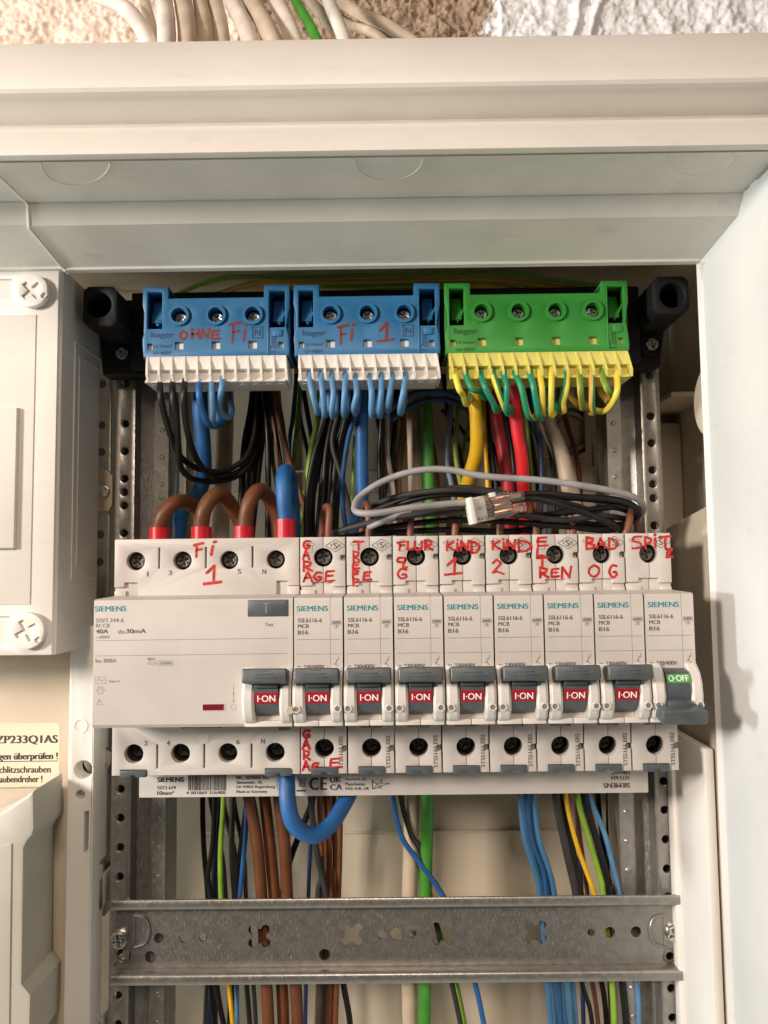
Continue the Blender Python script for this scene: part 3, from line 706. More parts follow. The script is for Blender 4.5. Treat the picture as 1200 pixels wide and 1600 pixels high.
    text(b_, '1,5-16mm²', X(4.5), X(12.2), Z(25.6), Z(24.2), e); text(b_, 'U=400V', X(4.6), X(12), Z(28.5), Z(27.0), e)
    if nscr == 3:
        text(b_, 'N', X(W-14.2), X(W-11.9), Z(21), Z(18.4), e, bold=.02)
        for a, b2, c2, d2 in ((W-15.2, W-10.9, 17.3, 17.55), (W-15.2, W-10.9, 21.85, 22.1), (W-15.2, W-14.95, 17.3, 22.1), (W-11.15, W-10.9, 17.3, 22.1)):
            b_.box(X(a), X(b2), e-.1, e+.15, Z(d2), Z(c2))
    b_.build('embossed_text', emb, t)
    # clamp row with ribs
    b_ = MB(O); r0, r1 = rowx; z0 = Z(29.4)
    bodyp = [(Y0+14, z0), (Y0-.6, z0), (Y0-1.6, z0-1.6), (Y0-1.9, z0-5.2), (Y0-2.2, z0-5.8), (Y0-.2, z0-6.3), (Y0-.6, z0-8.2), (Y0-1.6, z0-9.8), (Y0-3.0, z0-10.8), (Y0-2.8, z0-11.2), (Y0+14, z0-11.2)]
    b_.prof(bodyp, X(r0), X(r1))
    ribp = [(Y0+12, z0-.2), (Y0-1.2, z0-.2), (Y0-2.2, z0-2), (Y0-4.6, z0-8.4), (Y0-3.4, z0-11.0), (Y0+12, z0-11.0)]
    n = nport
    for k in range(n+1):
        x = r0+(r1-r0)*k/n
        x = min(max(x, r0+.3), r1-.3)
        i0 = len(b_.v); b_.prof(ribp, X(x-.42), X(x+.42))
        for v in b_.v[i0:]: v.x += (z0-v.z)*0.10             # ribs lean slightly
    for k in range(n):
        x = X(r0+(r1-r0)*(k+.5)/n); b_.cyl((x+.8, Y0+1.4, z0-11.7), (0, 0, 1), 1.9, 1.5, 20)
    b_.build('clamp_row', clamp, t)
    return t, A
B1, A1 = block(223, 448, 60, 3, 11, M['blue'], M['blued'], M['whitep'], 'blue terminal block with white clamp row, marked OHNE Fi in red', (2.2, 58.6))
B2, A2 = block(458.5, 445, 59.6, 3, 11, M['blue'], M['blued'], M['whitep'], 'blue terminal block marked Fi 1 in red, nine light blue wires below', (2.0, 58.0))
B3, A3 = block(694, 442, 74.6, 4, 14, M['green'], M['greend'], M['yellowp'], 'green earth terminal block with yellow clamp row', (1.3, 73.2))
b_ = MB(A1); pen(b_, [('O', 281, 517, 292, 530), ('H', 298, 514, 312, 529), ('N', 314, 514, 327, 529), ('E', 329, 516, 345, 530), ('F', 359, 504, 377, 534), ('i', 378, 507, 386, 532)], 8, .85); b_.build('handwriting', M['redpend'], B1)
b_ = MB(A2); pen(b_, [('F', 528, 508, 544, 537), ('i', 545, 507, 554, 531), ('1', 590, 505, 614, 533)], 8, .9); b_.build('handwriting', M['redpend'], B2)

# ------------------------------------------------------------------ circuit breakers
D = 20.4
def side_profile(x0, x1, mb):
    """cover body of a device, plan profile (y,z)"""
    mb.prof([(1.5, 23.2), (-3, 23.0), (-D+1.2, 22.6), (-D+.3, 22.2), (-D, 21.4), (-D, -2), (-D, -22.0), (-D+1, -23.2), (1.5, -23.4)], x0, x1)
def cheeks(mb, x0, x1, xa, xb):
    """two bulging cheeks left and right of the toggle slot xa..xb, plus base strip"""
    pr = [(-D+.5, -2.2), (-D-1.6, -2.8), (-D-4.6, -5.4), (-D-6.2, -9), (-D-6.8, -13), (-D-6.0, -17), (-D-4.0, -20.2), (-D-2, -21.6), (-D+.5, -22.3)]
    for a, b2 in ((x0, xa), (xb, x1)):
        # rounded in plan: three slices
        c = .9
        mb.prof([(y*1.0, z) for y, z in pr], a+c, b2-c)
        for s_, e in ((a, a+c), (b2-c, b2)):
            inn, out_ = (e, s_) if s_ == a else (s_, e)
            n = len(pr); vs = [(inn, y, z) for y, z in pr]+[(out_, y+(.8 if y < -D-1 else 0), z) for y, z in pr]
            vs2 = vs; fs = [[i, i+1, n+i+1, n+i] for i in range(n-1)]+[list(range(n, 2*n))]
            mb.add(vs2, fs)
def toggle(O, xc, on, parent):
    """xc centre; hub, coloured band, thumb bar"""
    b_ = MB(O); R_ = 9.2; cy = -D+2.8; cz = -10.5; w2 = 4.1
    pr = [(cy-R_*math.cos(a), cz+R_*math.sin(a)) for a in [math.radians(d) for d in range(-66, 39, 8)]]
    b_.prof(pr+[(cy+1, cz+7), (cy+1, cz-7)], xc-w2, xc+w2)
    tz = P(580, 1056.5, -31.6).z if on else -18.9
    yb = -D-8.2
    m = Matrix.Translation(Vector((xc, yb, tz))) @ Matrix.Rotation(-.18 if on else .2, 4, 'X')
    b_.box(-7.8, 7.8, -3.2, 4.2, -2.55, 2.5, .7, 3, m=m)
    b_.box(-w2, w2, 1, 7, -4.0, 1.6, .6, m=m) if on else b_.box(-w2, w2, 1, 7, -1.6, 4.0, .6, m=m)
    for k, zz in enumerate((-.9, .3)): b_.box(-4.2+k*1.0, 4.2-k*1.0, -3.45, -3.0, zz, zz+.35, .15, m=m)
    b_.box(-2, 1.8, -3.35, -3.0, 1.5, 1.8, .1, m=m)
    tg = b_.build('toggle', M['slate'], parent)
    b_ = MB(O); R2 = R_+.12
    if on: a0, a1 = -24, 2
    else: a0, a1 = 13, 32
    ang = [math.radians(a0+(a1-a0)*k/8) for k in range(9)]
    pr = [(cy-R2*math.cos(a), cz+R2*math.sin(a)) for a in ang]+[(cy-(R2-1)*math.cos(a), cz+(R2-1)*math.sin(a)) for a in ang[::-1]]
    b_.prof(pr, xc-w2+.02, xc+w2-.02)
    lb_ = b_.build('on_label' if on else 'off_label', M['redlab' if on else 'grnlab'], tg)
    am = math.radians((a0+a1)/2); b2 = MB(O); vs, fs = text_geo('I·ON' if on else 'O·OFF', 0, 1)
    h = 2.3 if on else 2.1; wd = 6.2 if on else 7.0; out = []
    for a, z in vs:
        th = am+(z-.5)*h/R2; out.append((xc+(a-.5)*wd, cy-(R2+.17)*math.cos(th), cz+(R2+.17)*math.sin(th)))
    b2.add(out, fs); b2.add([(x+.06, y+.004, z) for x, y, z in out], fs); b2.add([(x-.06, y+.008, z) for x, y, z in out], fs); b2.build('switch_lettering', M['white'], tg)
def wells(O, parent, xs, z, dark=True, scr=True):
    for x in xs:
        b_ = MB(O); b_.cyl((x, 11.5, z), (0, 1, 0), 3.6, .4, 24)
        b_.cyl((x, 3, z), (0, 1, 0), 3.62, 9, 30, hole=3.5)
        if scr: screw_head(b_, (x-.3+random.uniform(-.4, .5), 3.4 if z > 0 else 7.5, z+.1), 2.95, 1.4)
        b_.build('terminal_screw', M['screwdark'], parent)
def breaker(O, x0):
    """one 18 mm single-pole breaker with its left edge at x0"""
    t = bpy.data.objects.new('circuit_breaker', None); col.objects.link(t); t.location = O*S
    x1 = x0+17.42; xm = x0+8.9
    # rear body
    b_ = MB(O); b_.box(x0+.1, x1-.1, 11.8, 43, -44.6, 44.6, .5); b_.build('body', M['device'], t)
    def half(n, lo, hi, hz):
        pass
    # upper shoulder plates (two halves with a joint)
    b_ = MB(O); hz = 37.1; r = 3.6
    ang = [math.pi/2+math.pi*k/14 for k in range(15)]
    L = [(x0, 45), (xm-.05, 45), (xm-.05, hz+r)]+[(xm-.05+r*math.cos(a), hz+r*math.sin(a)) for a in ang[1:-1]]+[(xm-.05, hz-r), (xm-.05, 27.7), (xm-4.2, 27.7), (xm-4.2, 26.2), (x0, 26.2)]
    b_.plate([L], 0, 12, .22)
    L = [(x1, 45), (xm+.12, 45), (xm+.12, hz+r)]+[(xm+.12-r*math.cos(a), hz+r*math.sin(a)) for a in ang[1:-1]]+[(xm+.12, hz-r), (xm+.12, 27.7), (xm+3.6, 27.7), (xm+3.6, 25.9), (x1, 25.9), (x1, 35.8)]
    L += [(x1-1.5, 35.8), (x1-1.9, 36.4), (x1-1.9, 37.4), (x1-1.5, 38), (x1, 38)]
    b_.plate([L], 0, 12, .22)
    b_.box(x1-2.0, x1-.05, 2.5, 11, 35.6, 38.2)
    b_.box(x0+.02, xm-.08, 1.2, 12, 22, 30.2, .2); b_.box(xm+.15, x1-.02, 1.2, 12, 22.4, 30.2, .2)
    b_.box(x0+.0, xm-3.2, .4, 3, 22, 24.6, .2); b_.box(xm+4.2, x1, .4, 3, 22, 24.4, .2)
    b_.build('upper_shoulder', M['device'], t)
    # lower shoulder
    b_ = MB(O); hz = -35.6
    L = [(x0, -45), (xm-.05-5, -45), (xm-.05-5, -42.4), (xm-.05, -42.4), (xm-.05, hz-r)]+[(xm-.05+r*math.cos(a), hz+r*math.sin(a)) for a in ang[::-1][1:-1]]+[(xm-.05, hz+r), (xm-.05, -28.0), (xm-4.2, -28.0), (xm-4.2, -26.8), (x0, -26.8)]
    b_.plate([L], 0, 12, .22)
    L = [(x1, -45), (xm+5, -45), (xm+5, -42.4), (xm+.12, -42.4), (xm+.12, hz-r)]+[(xm+.12-r*math.cos(a), hz+r*math.sin(a)) for a in ang[::-1][1:-1]]+[(xm+.12, hz+r), (xm+.12, -28.0), (xm+4.0, -28.0), (xm+4.0, -26.8), (x1, -26.8), (x1, -34.6), (x1-1.5, -34.6), (x1-1.9, -35.2), (x1-1.9, -36.2), (x1-1.5, -36.8), (x1, -36.8)]
    b_.plate([L], 0, 12, .22)
    b_.box(x1-2.0, x1-.05, 2.5, 11, -37, -34.4)
    b_.box(x0+.02, x1-.02, 1.3, 12, -28.6, -22.5, .2)
    b_.build('lower_shoulder', M['device'], t)
    wells(O, t, [xm], 37.1); wells(O, t, [xm], -35.6)
    # grey release clip
    b_ = MB(O); L = [(xm-4.9, -42.6), (xm+4.9, -42.6), (xm+4.9, -45.3), (xm+1.3, -45.3), (xm+.9, -44.2), (xm-.9, -44.2), (xm-1.3, -45.3), (xm-4.9, -45.3)]
    b_.plate([L], -.8, 20, .3); b_.build('release_clip', M['slate'], t)
    # front cover
    b_ = MB(O); side_profile(x0, x0+12.95, b_); side_profile(x0+13.1, x1, b_); b_.box(x0+12.8, x0+13.3, -D+.35, 0, -22.5, 21.5)
    b_.build('front_cover', M['device'], t)
    b_ = MB(O); cheeks(b_, x0, x1, xm-4.35, xm+4.35)
    b_.box(x0+.1, xm-.08, -D-1.8, -D+1, -22.9, -20.9, .35); b_.box(xm+.08, x1-.1, -D-1.8, -D+1, -22.9, -20.9, .35)
    b_.build('toggle_surround', M['cheek'], t)
    b_ = MB(O)
    for x in (x0+1.5, x1-1.5): b_.cyl((x, -D-6.9, -16.0), (0, 1, 0), 1.45, 2, 6, hole=1.0)
    b_.build('seal_eyelet', M['cheek'], t)
    b_ = MB(O)
    for x in (x0+1.5, x1-1.5): b_.cyl((x, -D-6.6, -16.0), (0, 1, 0), 1.02, .5, 12)
    b_.build('eyelet_shade', M['inkl'], t)  # grey disc stands in for the dark inside of the eyelet
    # printing
    e = -D-.05; b_ = MB(O); text(b_, 'SIEMENS', x0+1.1, x0+12.2, 17.5, 19.4, e, bold=.014); b_.build('logo_lettering', M['teal'], t)
    b_ = MB(O)
    text(b_, '5SL6116-6', x0+1.4, x0+10.0, 13.5, 15.0, e, bold=.012); text(b_, 'MCB', x0+1.4, x0+5.3, 11.5, 12.9, e, bold=.012); text(b_, 'B16', x0+1.4, x0+5, 9.2, 10.7, e, bold=.025)
    text(b_, '6000', x0+13.8, x0+16.6, 12.9, 13.9, e, bold=.02); text(b_, '3', x0+14.9, x0+15.5, 11.6, 12.5, e, bold=.02)
    for a, b2, c2, d2 in ((13.5, 16.9, 12.6, 12.68), (13.5, 16.9, 14.1, 14.18), (13.5, 13.58, 12.6, 14.18), (16.82, 16.9, 12.6, 14.18), (14.5, 14.58, 11.3, 12.6), (15.85, 15.93, 11.3, 12.6), (14.5, 15.93, 11.3, 11.38)):
        b_.box(x0+a, x0+b2, e, e+.04, c2, d2)
    for z in (7.4, 2.2): b_.box(x0+1.0, x0+16.6, e, e+.04, z-.06, z+.06)
    text(b_, '~', x0+1.1, x0+2.4, -2.4, -1.9, e); text(b_, '230/400V', x0+3.4, x0+10.8, -3.0, -1.6, e, bold=.012)
    for s_ in ([(15.9, 1.3), (15.9, .1)], [(15.9, .1), (15.2, -.3)], [(14.4, -1.2), (15.9, -2.2)], [(15.9, -2.2), (15.9, -3.5)], [(15.3, .2), (14.9, -1.5)], [(14.5, -1.5), (15.1, -1.1)]):
        b_.ribbon([(x0+a, z) for a, z in s_], .16, e)
    b_.build('printed_text', M['ink'], t)
    b_ = MB(O); e = -.06
    cx, cz = x0+13.7, 41.6; dd = [(cx-3.9, cz), (cx, cz+2.35), (cx+3.9, cz), (cx, cz-2.35), (cx-3.9, cz)]
    b_.ribbon(dd, .22, e); text(b_, 'S', cx-.75, cx+.75, cz-1.3, cz+1.3, e, bold=.0); text(b_, 'T', cx-2.2, cx-1.0, cz-.6, cz+.6, e); text(b_, 'E', cx+1.1, cx+2.2, cz-.6, cz+.6, e)
    cx, cz = x0+3.6, 41.2
    for L in ([(-1.1, .6), (1.1, .6), (1.1, -2), (-1.1, -2), (-1.1, .6)], [(-2, .6), (2, .6), (2, 1.4), (-2, 1.4), (-2, .6)], [(-.7, 1.4), (-.7, 2.4), (.9, 2.4), (.9, 1.4)]):
        b_.ribbon([(cx+a, cz+z) for a, z in L], .13, e)
    text(b_, 'STS5161 E02', x0+14.4, x0+16.0, -43.0, -31.0, e, vert=1)
    b_.build('shoulder_marking', M['ink'], t)
    return t
def copy_tree(o, parent=None):
    c = o.copy(); col.objects.link(c); c.parent = parent
    for ch in list(o.children):
        copy_tree(ch, c)
    return c
O1 = Vector((-36+8.9, 43, -45))
proto = breaker(O1, -35.85)
marks = [
 ([('G', 473, 845, 485, 857), ('A', 473, 859, 484, 874), ('R', 473, 877, 488, 892), ('A', 474, 893, 489, 909), ('G', 490, 894, 503, 907), ('E', 507, 891, 523, 909)], 'breaker with GARAGE written in red, next to the wide switch'),
 ([('T', 552, 846, 568, 859), ('R', 551, 861, 562, 876), ('E', 550, 878, 562, 889), ('P', 550, 891, 561, 902), ('P', 550, 904, 562, 915), ('E', 567, 893, 580, 907)], 'breaker with TREPPE written downwards in red'),
 ([('F', 621, 846, 634, 859), ('L', 636, 846, 645, 859), ('U', 647, 846, 660, 859), ('R', 662, 844, 676, 859), ('q', 619, 871, 636, 887), ('G', 620, 889, 637, 904)], 'breaker with FLUR written in red across its top'),
 ([('K', 697, 846, 710, 860), ('I', 712, 844, 717, 860), ('N', 719, 845, 733, 860), ('D', 735, 846, 750, 864), ('1', 695, 873, 721, 898)], 'breaker marked KIND 1 in red, right beside the FLUR one'),
 ([('K', 768, 845, 782, 858), ('I', 784, 843, 789, 858), ('N', 791, 844, 806, 858), ('D', 808, 844, 831, 862), ('2', 768, 874, 787, 897)], 'breaker marked KIND 2 in red, left neighbour of the ELTREN one'),
 ([('E', 838, 839, 856, 854), ('L', 838, 857, 850, 869), ('T', 839, 871, 855, 885), ('R', 842, 887, 857, 902), ('E', 860, 888, 874, 902), ('N', 877, 886, 893, 903)], 'breaker with ELTREN written in red'),
 ([('B', 915, 839, 930, 858), ('A', 932, 841, 946, 856), ('D', 950, 841, 966, 858), ('O', 919, 883, 937, 901), ('G', 951, 883, 965, 902)], 'breaker with BAD OG written in red, left of the switched-off one'),
 ([('S', 986, 838, 1004, 857), ('P', 1006, 839, 1019, 857), ('I', 1021, 836, 1026, 855), ('T', 1031, 838, 1048, 857), ('Z', 1040, 858, 1051, 871)], 'rightmost breaker, toggle down showing green OFF band, with SPITZ in red')]
brs = [proto]
for i in range(1, 8):
    c = copy_tree(proto); c.location = (O1+Vector((18*i, 0, 0)))*S; brs.append(c)
for i, c in enumerate(brs):
    tag(c, marks[i][1], 'circuit breaker', 'row of single-pole circuit breakers')
    Oi = O1+Vector((18*i, 0, 0)); toggle(Oi, -26.95+18*i, i < 7, c)
    b_ = MB(Oi); pen(b_, marks[i][0], 0, .78)
    if i == 0: pen(b_, [('G', 473, 1141, 485, 1153), ('A', 473, 1156, 484, 1170), ('R', 473, 1173, 485, 1187), ('A', 473, 1189, 484, 1204), ('G', 487, 1192, 498, 1202), ('E', 514, 1184, 534, 1200)], 0, .8)
    b_.build('handwriting', M['redpen'], c)

# ------------------------------------------------------------------ residual current switch (four modules wide)
O = Vector((-72, 43, -45))
t = rc = thing('residual_current_switch', O, 'wide four-pole residual current switch left of the breakers, marked Fi 1', 'safety switch')
x0, x1 = -108, -36.3
b_ = MB(O); b_.box(x0+.1, x1-.1, 11.8, 43, -44.6, 44.6, .5); b_.build('body', M['device'], t)
ux = [P(px, 876, 0).x for px in (212, 285, 358, 431)]; lx = [P(px, 1177, 0).x for px in (209, 282, 356, 430)]
uz = P(320, 875.5, 0).z; lz = P(320, 1177, 0).z
b_ = MB(O); L = [(x0, 45), (x1, 45), (x1, 26.4), (x1-4.5, 26.4), (x1-4.5, 28.2), (x1-8.7, 28.2), (x1-8.7, 22.5), (x0+9, 22.5), (x0+9, 28.2), (x0+4, 28.2), (x0+4, 26.4), (x0, 26.4)]
b_.plate([L]+[circ(x, uz, 3.55, 30) for x in ux]+[rect((a+c)/2-.35, (a+c)/2+.35, uz-3, uz+5.1) for a, c in zip(ux, ux[1:])], 0, 12, .3)
b_.box(x0+.02, x0+9.2, 1.3, 11.9, 22, 30, .2); b_.box(x1-8.9, x1-.02, 1.3, 11.9, 22, 31, .2); b_.box(x1-4.5, x1, .3, 2, 22.4, 26.2, .2); b_.box(x0, x0+4.5, .3, 2, 22.4, 25, .2)
b_.build('upper_shoulder', M['device'], t)
b_ = MB(O); L = [(x0, -45), (x0+3.2, -45), (x0+3.2, -42.8), (x0+13.3, -42.8), (x0+13.3, -45), (x1-13.3, -45), (x1-13.3, -42.8), (x1-3.3, -42.8), (x1-3.3, -45), (x1, -45), (x1, -26), (x1-4, -26), (x1-4, -28.6), (x1-8, -28.6), (x1-8, -22.5), (x0, -22.5)]
b_.plate([L]+[circ(x, lz, 3.6, 30) for x in lx]+[rect((a+c)/2-.35, (a+c)/2+.35, lz-5.6, lz+3.4) for a, c in zip(lx, lx[1:])], 0, 12, .3)
b_.box(x1-8.2, x1-.02, 1.3, 11.9, -29, -22.2, .2); b_.cyl((P(319, 1153, 0).x, -.15, P(319, 1153, 0).z), (0, 1, 0), 2, 1, 24)
b_.build('lower_shoulder', M['device'], t)
wells(O, t, ux, uz); wells(O, t, lx[3:], lz); wells(O, t, lx[:3], lz)
for xa in (x0+3.3, x1-13.2):
    b_ = MB(O); b_.plate([[(xa, -43), (xa+9.9, -43), (xa+9.9, -45.5), (xa+6, -45.5), (xa+5.6, -44.6), (xa+4.4, -44.6), (xa+4, -45.5), (xa, -45.5)]], -.8, 20, .3); b_.build('release_clip', M['slate'], t)
b_ = MB(O)
side_profile(x0, x1, b_)
b_.build('front_cover', M['device'], t)
xc = P(416, 1060, -27).x
b_ = MB(O); cheeks(b_, xc-8.7, x1, xc-4.35, xc+4.35); b_.box(xc-8.5, x1-.1, -D-1.8, -D+1, -22.9, -20.9, .35); b_.build('toggle_surround', M['cheek'], t)
b_ = MB(O); b_.cyl((x1-.2, -D-6.9, -16.3), (0, 1, 0), 1.35, 2, 18); b_.build('seal_eyelet', M['muted'], t)
toggle(O, xc, True, t)
a0, a1, a2, a3 = pbox(387, 937, 450, 963, -D)
b_ = MB(O); b_.box(a0, a1, -D-.5, -D+2, a2, a3, .3); tb = b_.build('test_button', M['slate'], t)
b_ = MB(O); ptext(b_, 'T', 412, 942, 420, 958, -D-.5); b_.box(a0+1, a1-1, -D-.55, -D-.45, a3-1.2, a3-1.05); b_.build('button_lettering', M['inkl'], tb)
a0, a1, a2, a3 = pbox(317, 1100.5, 350, 1110, -D)
b_ = MB(O); b_.plate([rect(a0-.35, a1+.35, a2-.35, a3+.35), rect(a0, a1, a2, a3)], -D-.15, -D+.5, .1); b_.build('window_frame', M['device'], t)
b_ = MB(O); b_.box(a0, a1, -D-.05, -D+.4, a2, a3); b_.build('indicator_window', M['windowred'], t)
b_ = MB(O); ptext(b_, 'SIEMENS', 148.5, 947, 197, 955.3, -D, bold=.014); b_.build('logo_lettering', M['teal'], t)
b_ = MB(O); Yf = -D
ptext(b_, '5SV3 344-6', 150, 966, 193, 972.5, Yf); ptext(b_, 'RCCB', 150, 974.5, 171.5, 980.5, Yf); ptext(b_, '~400V', 150, 993, 172, 998, Yf)
ptext(b_, 'I∆n', 185, 984, 195, 990, Yf); ptext(b_, 'Test', 414, 973, 427, 978.5, Yf)
ptext(b_, 'Im', 149.5, 1029.5, 158, 1035.5, Yf); ptext(b_, '800A', 162, 1029, 182, 1035.5, Yf); ptext(b_, 'Type A', 169, 1062.5, 187, 1067, Yf)
ptext(b_, '80A', 231, 1027.5, 243, 1031.5, Yf); ptext(b_, '10000', 250, 1033.5, 268, 1038.5, Yf)
def line(mb, pts, Y, w=.12): mb.ribbon([(P(x, y, Y).x, P(x, y, Y).z) for x, y in pts], w, Y-.05)
line(b_, [(150, 1001), (449, 997)], Yf, .16); line(b_, [(150, 1025), (449, 1021)], Yf, .16)
line(b_, [(247, 1032), (270.5, 1032), (270.5, 1040), (247, 1040), (247, 1032)], Yf); line(b_, [(229, 1036), (247, 1036)], Yf); line(b_, [(232, 1033.5), (243, 1033.5), (243, 1038.5), (232, 1038.5), (232, 1033.5)], Yf)
line(b_, [(149.5, 1058), (165, 1058), (165, 1068), (149.5, 1068), (149.5, 1058)], Yf); line(b_, [(152, 1064), (155, 1060), (158, 1065), (162, 1062)], Yf)
st = [(157+(6.8 if k % 2 == 0 else 4.2)*math.cos(k*math.pi/6), 1078.5+(6.8 if k % 2 == 0 else 4.2)*math.sin(k*math.pi/6)) for k in range(13)]; line(b_, st, Yf)
line(b_, [(153, 1080), (157, 1075), (161, 1080)], Yf)
line(b_, [(151, 1101), (155, 1092), (160, 1101), (151, 1101)], Yf); line(b_, [(152.5, 1096.5), (158, 1096.5)], Yf)
line(b_, [(365, 1070), (365, 1098)], Yf); line(b_, [(363.5, 1085), (365, 1082), (366.5, 1085)], Yf); line(b_, [(363.5, 1095), (365, 1098), (366.5, 1095)], Yf)
line(b_, [(365+4.2*math.cos(a*.3142*1), 1105+4.2*math.sin(a*.3142)) for a in range(21)], Yf)
b_.build('printed_text', M['inkl'], t)
b_ = MB(O); ptext(b_, '40A', 150, 983, 169, 990, Yf, bold=.025); ptext(b_, '30mA', 197, 982.5, 228, 989.5, Yf, bold=.025)
b_.build('printed_text', M['ink'], t)
b_ = MB(O)
for s_, px, py in (('1', 231, 897), ('3', 266, 895), ('5', 374, 893), ('N', 413, 893), ('2', 228, 1161), ('4', 263, 1161), ('6', 372, 1159), ('N', 411, 1158)):
    w_ = 0.9 if s_ == '1' else 2.8; ptext(b_, s_, px-w_, py-3.8, px+w_, py+3.8, 0)
ptext(b_, 'QWH1 0253 0130', 282, 1133, 346, 1138.5, 0)
b_.build('shoulder_marking', M['ink'], t)
b_ = MB(O); pen(b_, [('F', 303, 849, 318, 870), ('i', 325, 846, 338, 867), ('1', 319, 884, 345, 912)], 0, .95); b_.build('handwriting', M['redpen'], t)

# ------------------------------------------------------------------ white comb busbar under the breakers
YBB = 17; O = P(615, 1230, YBB)
bb = thing('comb_busbar', O, 'long white busbar strip with printed maker text and barcode under the breakers', 'busbar')
b_ = MB(O); a0, a1, a2, a3 = pbox(217, 1190, 1013, 1243, YBB); b_.box(a0, a1, YBB, YBB+6, a2, a3+4, .5); b_.build('strip', M['device'], bb)
b_ = MB(O); Y_ = YBB
def bt(s_, x0, y0, x1, y1, **k):
    dy = -(((x0+x1)/2)-217)*0.006+2.2
    ptext(b_, s_, x0, y0+dy-2, x1, y1+dy-2, Y_, **k)
bt('SIEMENS', 246, 1214.5, 287, 1222, bold=.03); bt('5ST3 624', 246, 1228, 274.5, 1233.5, bold=.01); bt('10mm²', 246, 1236, 271.5, 1242, bold=.03)
bt('4 001869 316400', 291, 1236.5, 352, 1241.5, bold=.012)
x = 294
while x < 354:
    w_ = random.choice((.7, .7, 1.3, 2.0)); q0, q1, q2, q3 = pbox(x, 1200, x+w_, 1235, Y_); b_.box(q0, q1, Y_-.07, Y_-.02, q2, q3); x += w_+random.choice((.8, .8, 1.4))
for k, s_ in enumerate(('Mfr.: SIEMENS AG.', 'Siemensstr. 10,', 'DE-93055 Regensburg', 'Made in Germany')):
    bt(s_, 369.5, 1213.2+k*7.4, 369.5+(51, 40, 60, 48)[k], 1218.8+k*7.4, bold=.008)
bt('CE', 484, 1216, 510, 1236, sp=1.15); bt('UK', 516, 1215.5, 533, 1224.5, bold=.02); bt('CA', 516, 1227, 534.5, 1236, bold=.02)
for k, s_ in enumerate(('Siemens plc.', 'Manchester', 'M20 2UR, UK')): bt(s_, 540, 1217+k*7.4, 540+(34, 31, 37)[k], 1222+k*7.4, bold=.008)
line(b_, [(581, 1223), (609, 1224), (602, 1226), (583, 1233), (581, 1218), (597, 1233)], Y_, .2); line(b_, [(598, 1217), (583, 1233)], Y_, .2); line(b_, [(583, 1219), (581, 1232), (594, 1231), (597, 1219), (583, 1219)], Y_, .2)
line(b_, [(466, 1214), (478, 1229)], Y_, .22); line(b_, [(478, 1214), (466, 1229)], Y_, .22); line(b_, [(467, 1217), (477, 1217), (475.5, 1228), (468.5, 1228), (467, 1217)], Y_, .22); line(b_, [(464, 1235.5), (477, 1235.5)], Y_, .6)
line(b_, [(441, 1213), (436, 1213), (433, 1218), (433, 1231), (437, 1236), (441, 1236)], Y_, .2)
ptext(b_, 'SIEMENS', 943, 1223.5, 984, 1231, Y_, bold=.03, vert=2); ptext(b_, '5ST3 624', 955, 1212.5, 983.5, 1218, Y_, bold=.01, vert=2); ptext(b_, '10mm²', 957, 1205, 983.5, 1210.5, Y_, bold=.03, vert=2)
b_.build('printed_text', M['inkd'], bb)

# ------------------------------------------------------------------ DIN rails
def din(O, x0, x1, zc, holes, Yw, lab, screws, cuts=()):
    t = thing('mounting_rail', O, lab, 'mounting rail', 'steel mounting rails')
    z0, z1 = zc-13.3, zc+13.3
    loops = [rect(x0, x1, z0, z1)]+[circ(x, z, r, 22) for x, z, r in holes]
    for x, z in cuts:
        pts = []
        for k in range(4):
            a = math.pi/4+k*math.pi/2; cx, cz = x+4.0*math.cos(a), z+4.0*math.sin(a)
            for j in range(9):
                b2 = a-math.radians(128)+math.radians(256)*j/8; pts.append((cx+2.0*math.cos(b2), cz+2.0*math.sin(b2)))
        loops.append(pts)
    b_ = MB(O); b_.plate(loops, Yw-1.2, Yw, 0)
    yl = Yw-7.4
    for s_ in (1, -1):
        pts = [(Yw-.1, zc+s_*13.2), (Yw-1.1, zc+s_*13.2), (Yw-1.3, zc+s_*13.0)]
        pr = [(Yw, zc+s_*13.3), (Yw-1.2, zc+s_*13.0), (yl+1.2, zc+s_*13.0), (yl+.5, zc+s_*13.3), (yl, zc+s_*14.2), (yl, zc+s_*17.0), (yl+.3, zc+s_*17.4), (yl+1.0, zc+s_*17.5), (yl+1.1, zc+s_*14.6), (yl+1.6, zc+s_*14.2), (Yw, zc+s_*14.2)]
        b_.prof(pr, x0, x1)
    b_.build('rail', M['steel'], t, 40)
    for x, z in screws:
        b_ = MB(O); screw_head(b_, (x, Yw-4.0, z), 3.6, 2.6); b_.cyl((x, Yw-1.8, z), (0, 1, 0), 4.0, .7, 28); b_.build('screw', M['screw'], t)
    return t
YW = 47.0
def hh(px, py, r): q = P(px, py, YW-1.2); return (q.x, q.z, r/mmpx(YW-1.2))
zc = (P(600, 1405, 39.6).z+P(600, 1536, 39.6).z)/2
xl = P(174, 1460, 40).x; xr = P(1072, 1460, 40).x
O = Vector((0, YW, zc-17.5))
H = [hh(*a) for a in ((248, 1466, 7.5), (289, 1465, 8.5), (317, 1465, 6.2), (235, 1495, 8.5), (507, 1492, 8.5), (597, 1461, 6.5), (620, 1460, 9.5), (645, 1460, 6), (924, 1457, 5.5), (953, 1457, 8), (994, 1456, 8))]
C_ = [hh(*a, 1)[:2] for a in ((405, 1463), (549, 1461), (692, 1459), (837, 1457))]
sc = [hh(188, 1466, 1)[:2], hh(1051, 1456, 1)[:2]]
for px in (193, 1046): q = hh(px, 1493, 11); H.append(q)
dr = din(O, xl, xr, zc, H, YW, 'bare galvanised mounting rail with clover-shaped cut-outs near the bottom', sc, C_)
b_ = MB(O)                       # stamped D shapes at both ends
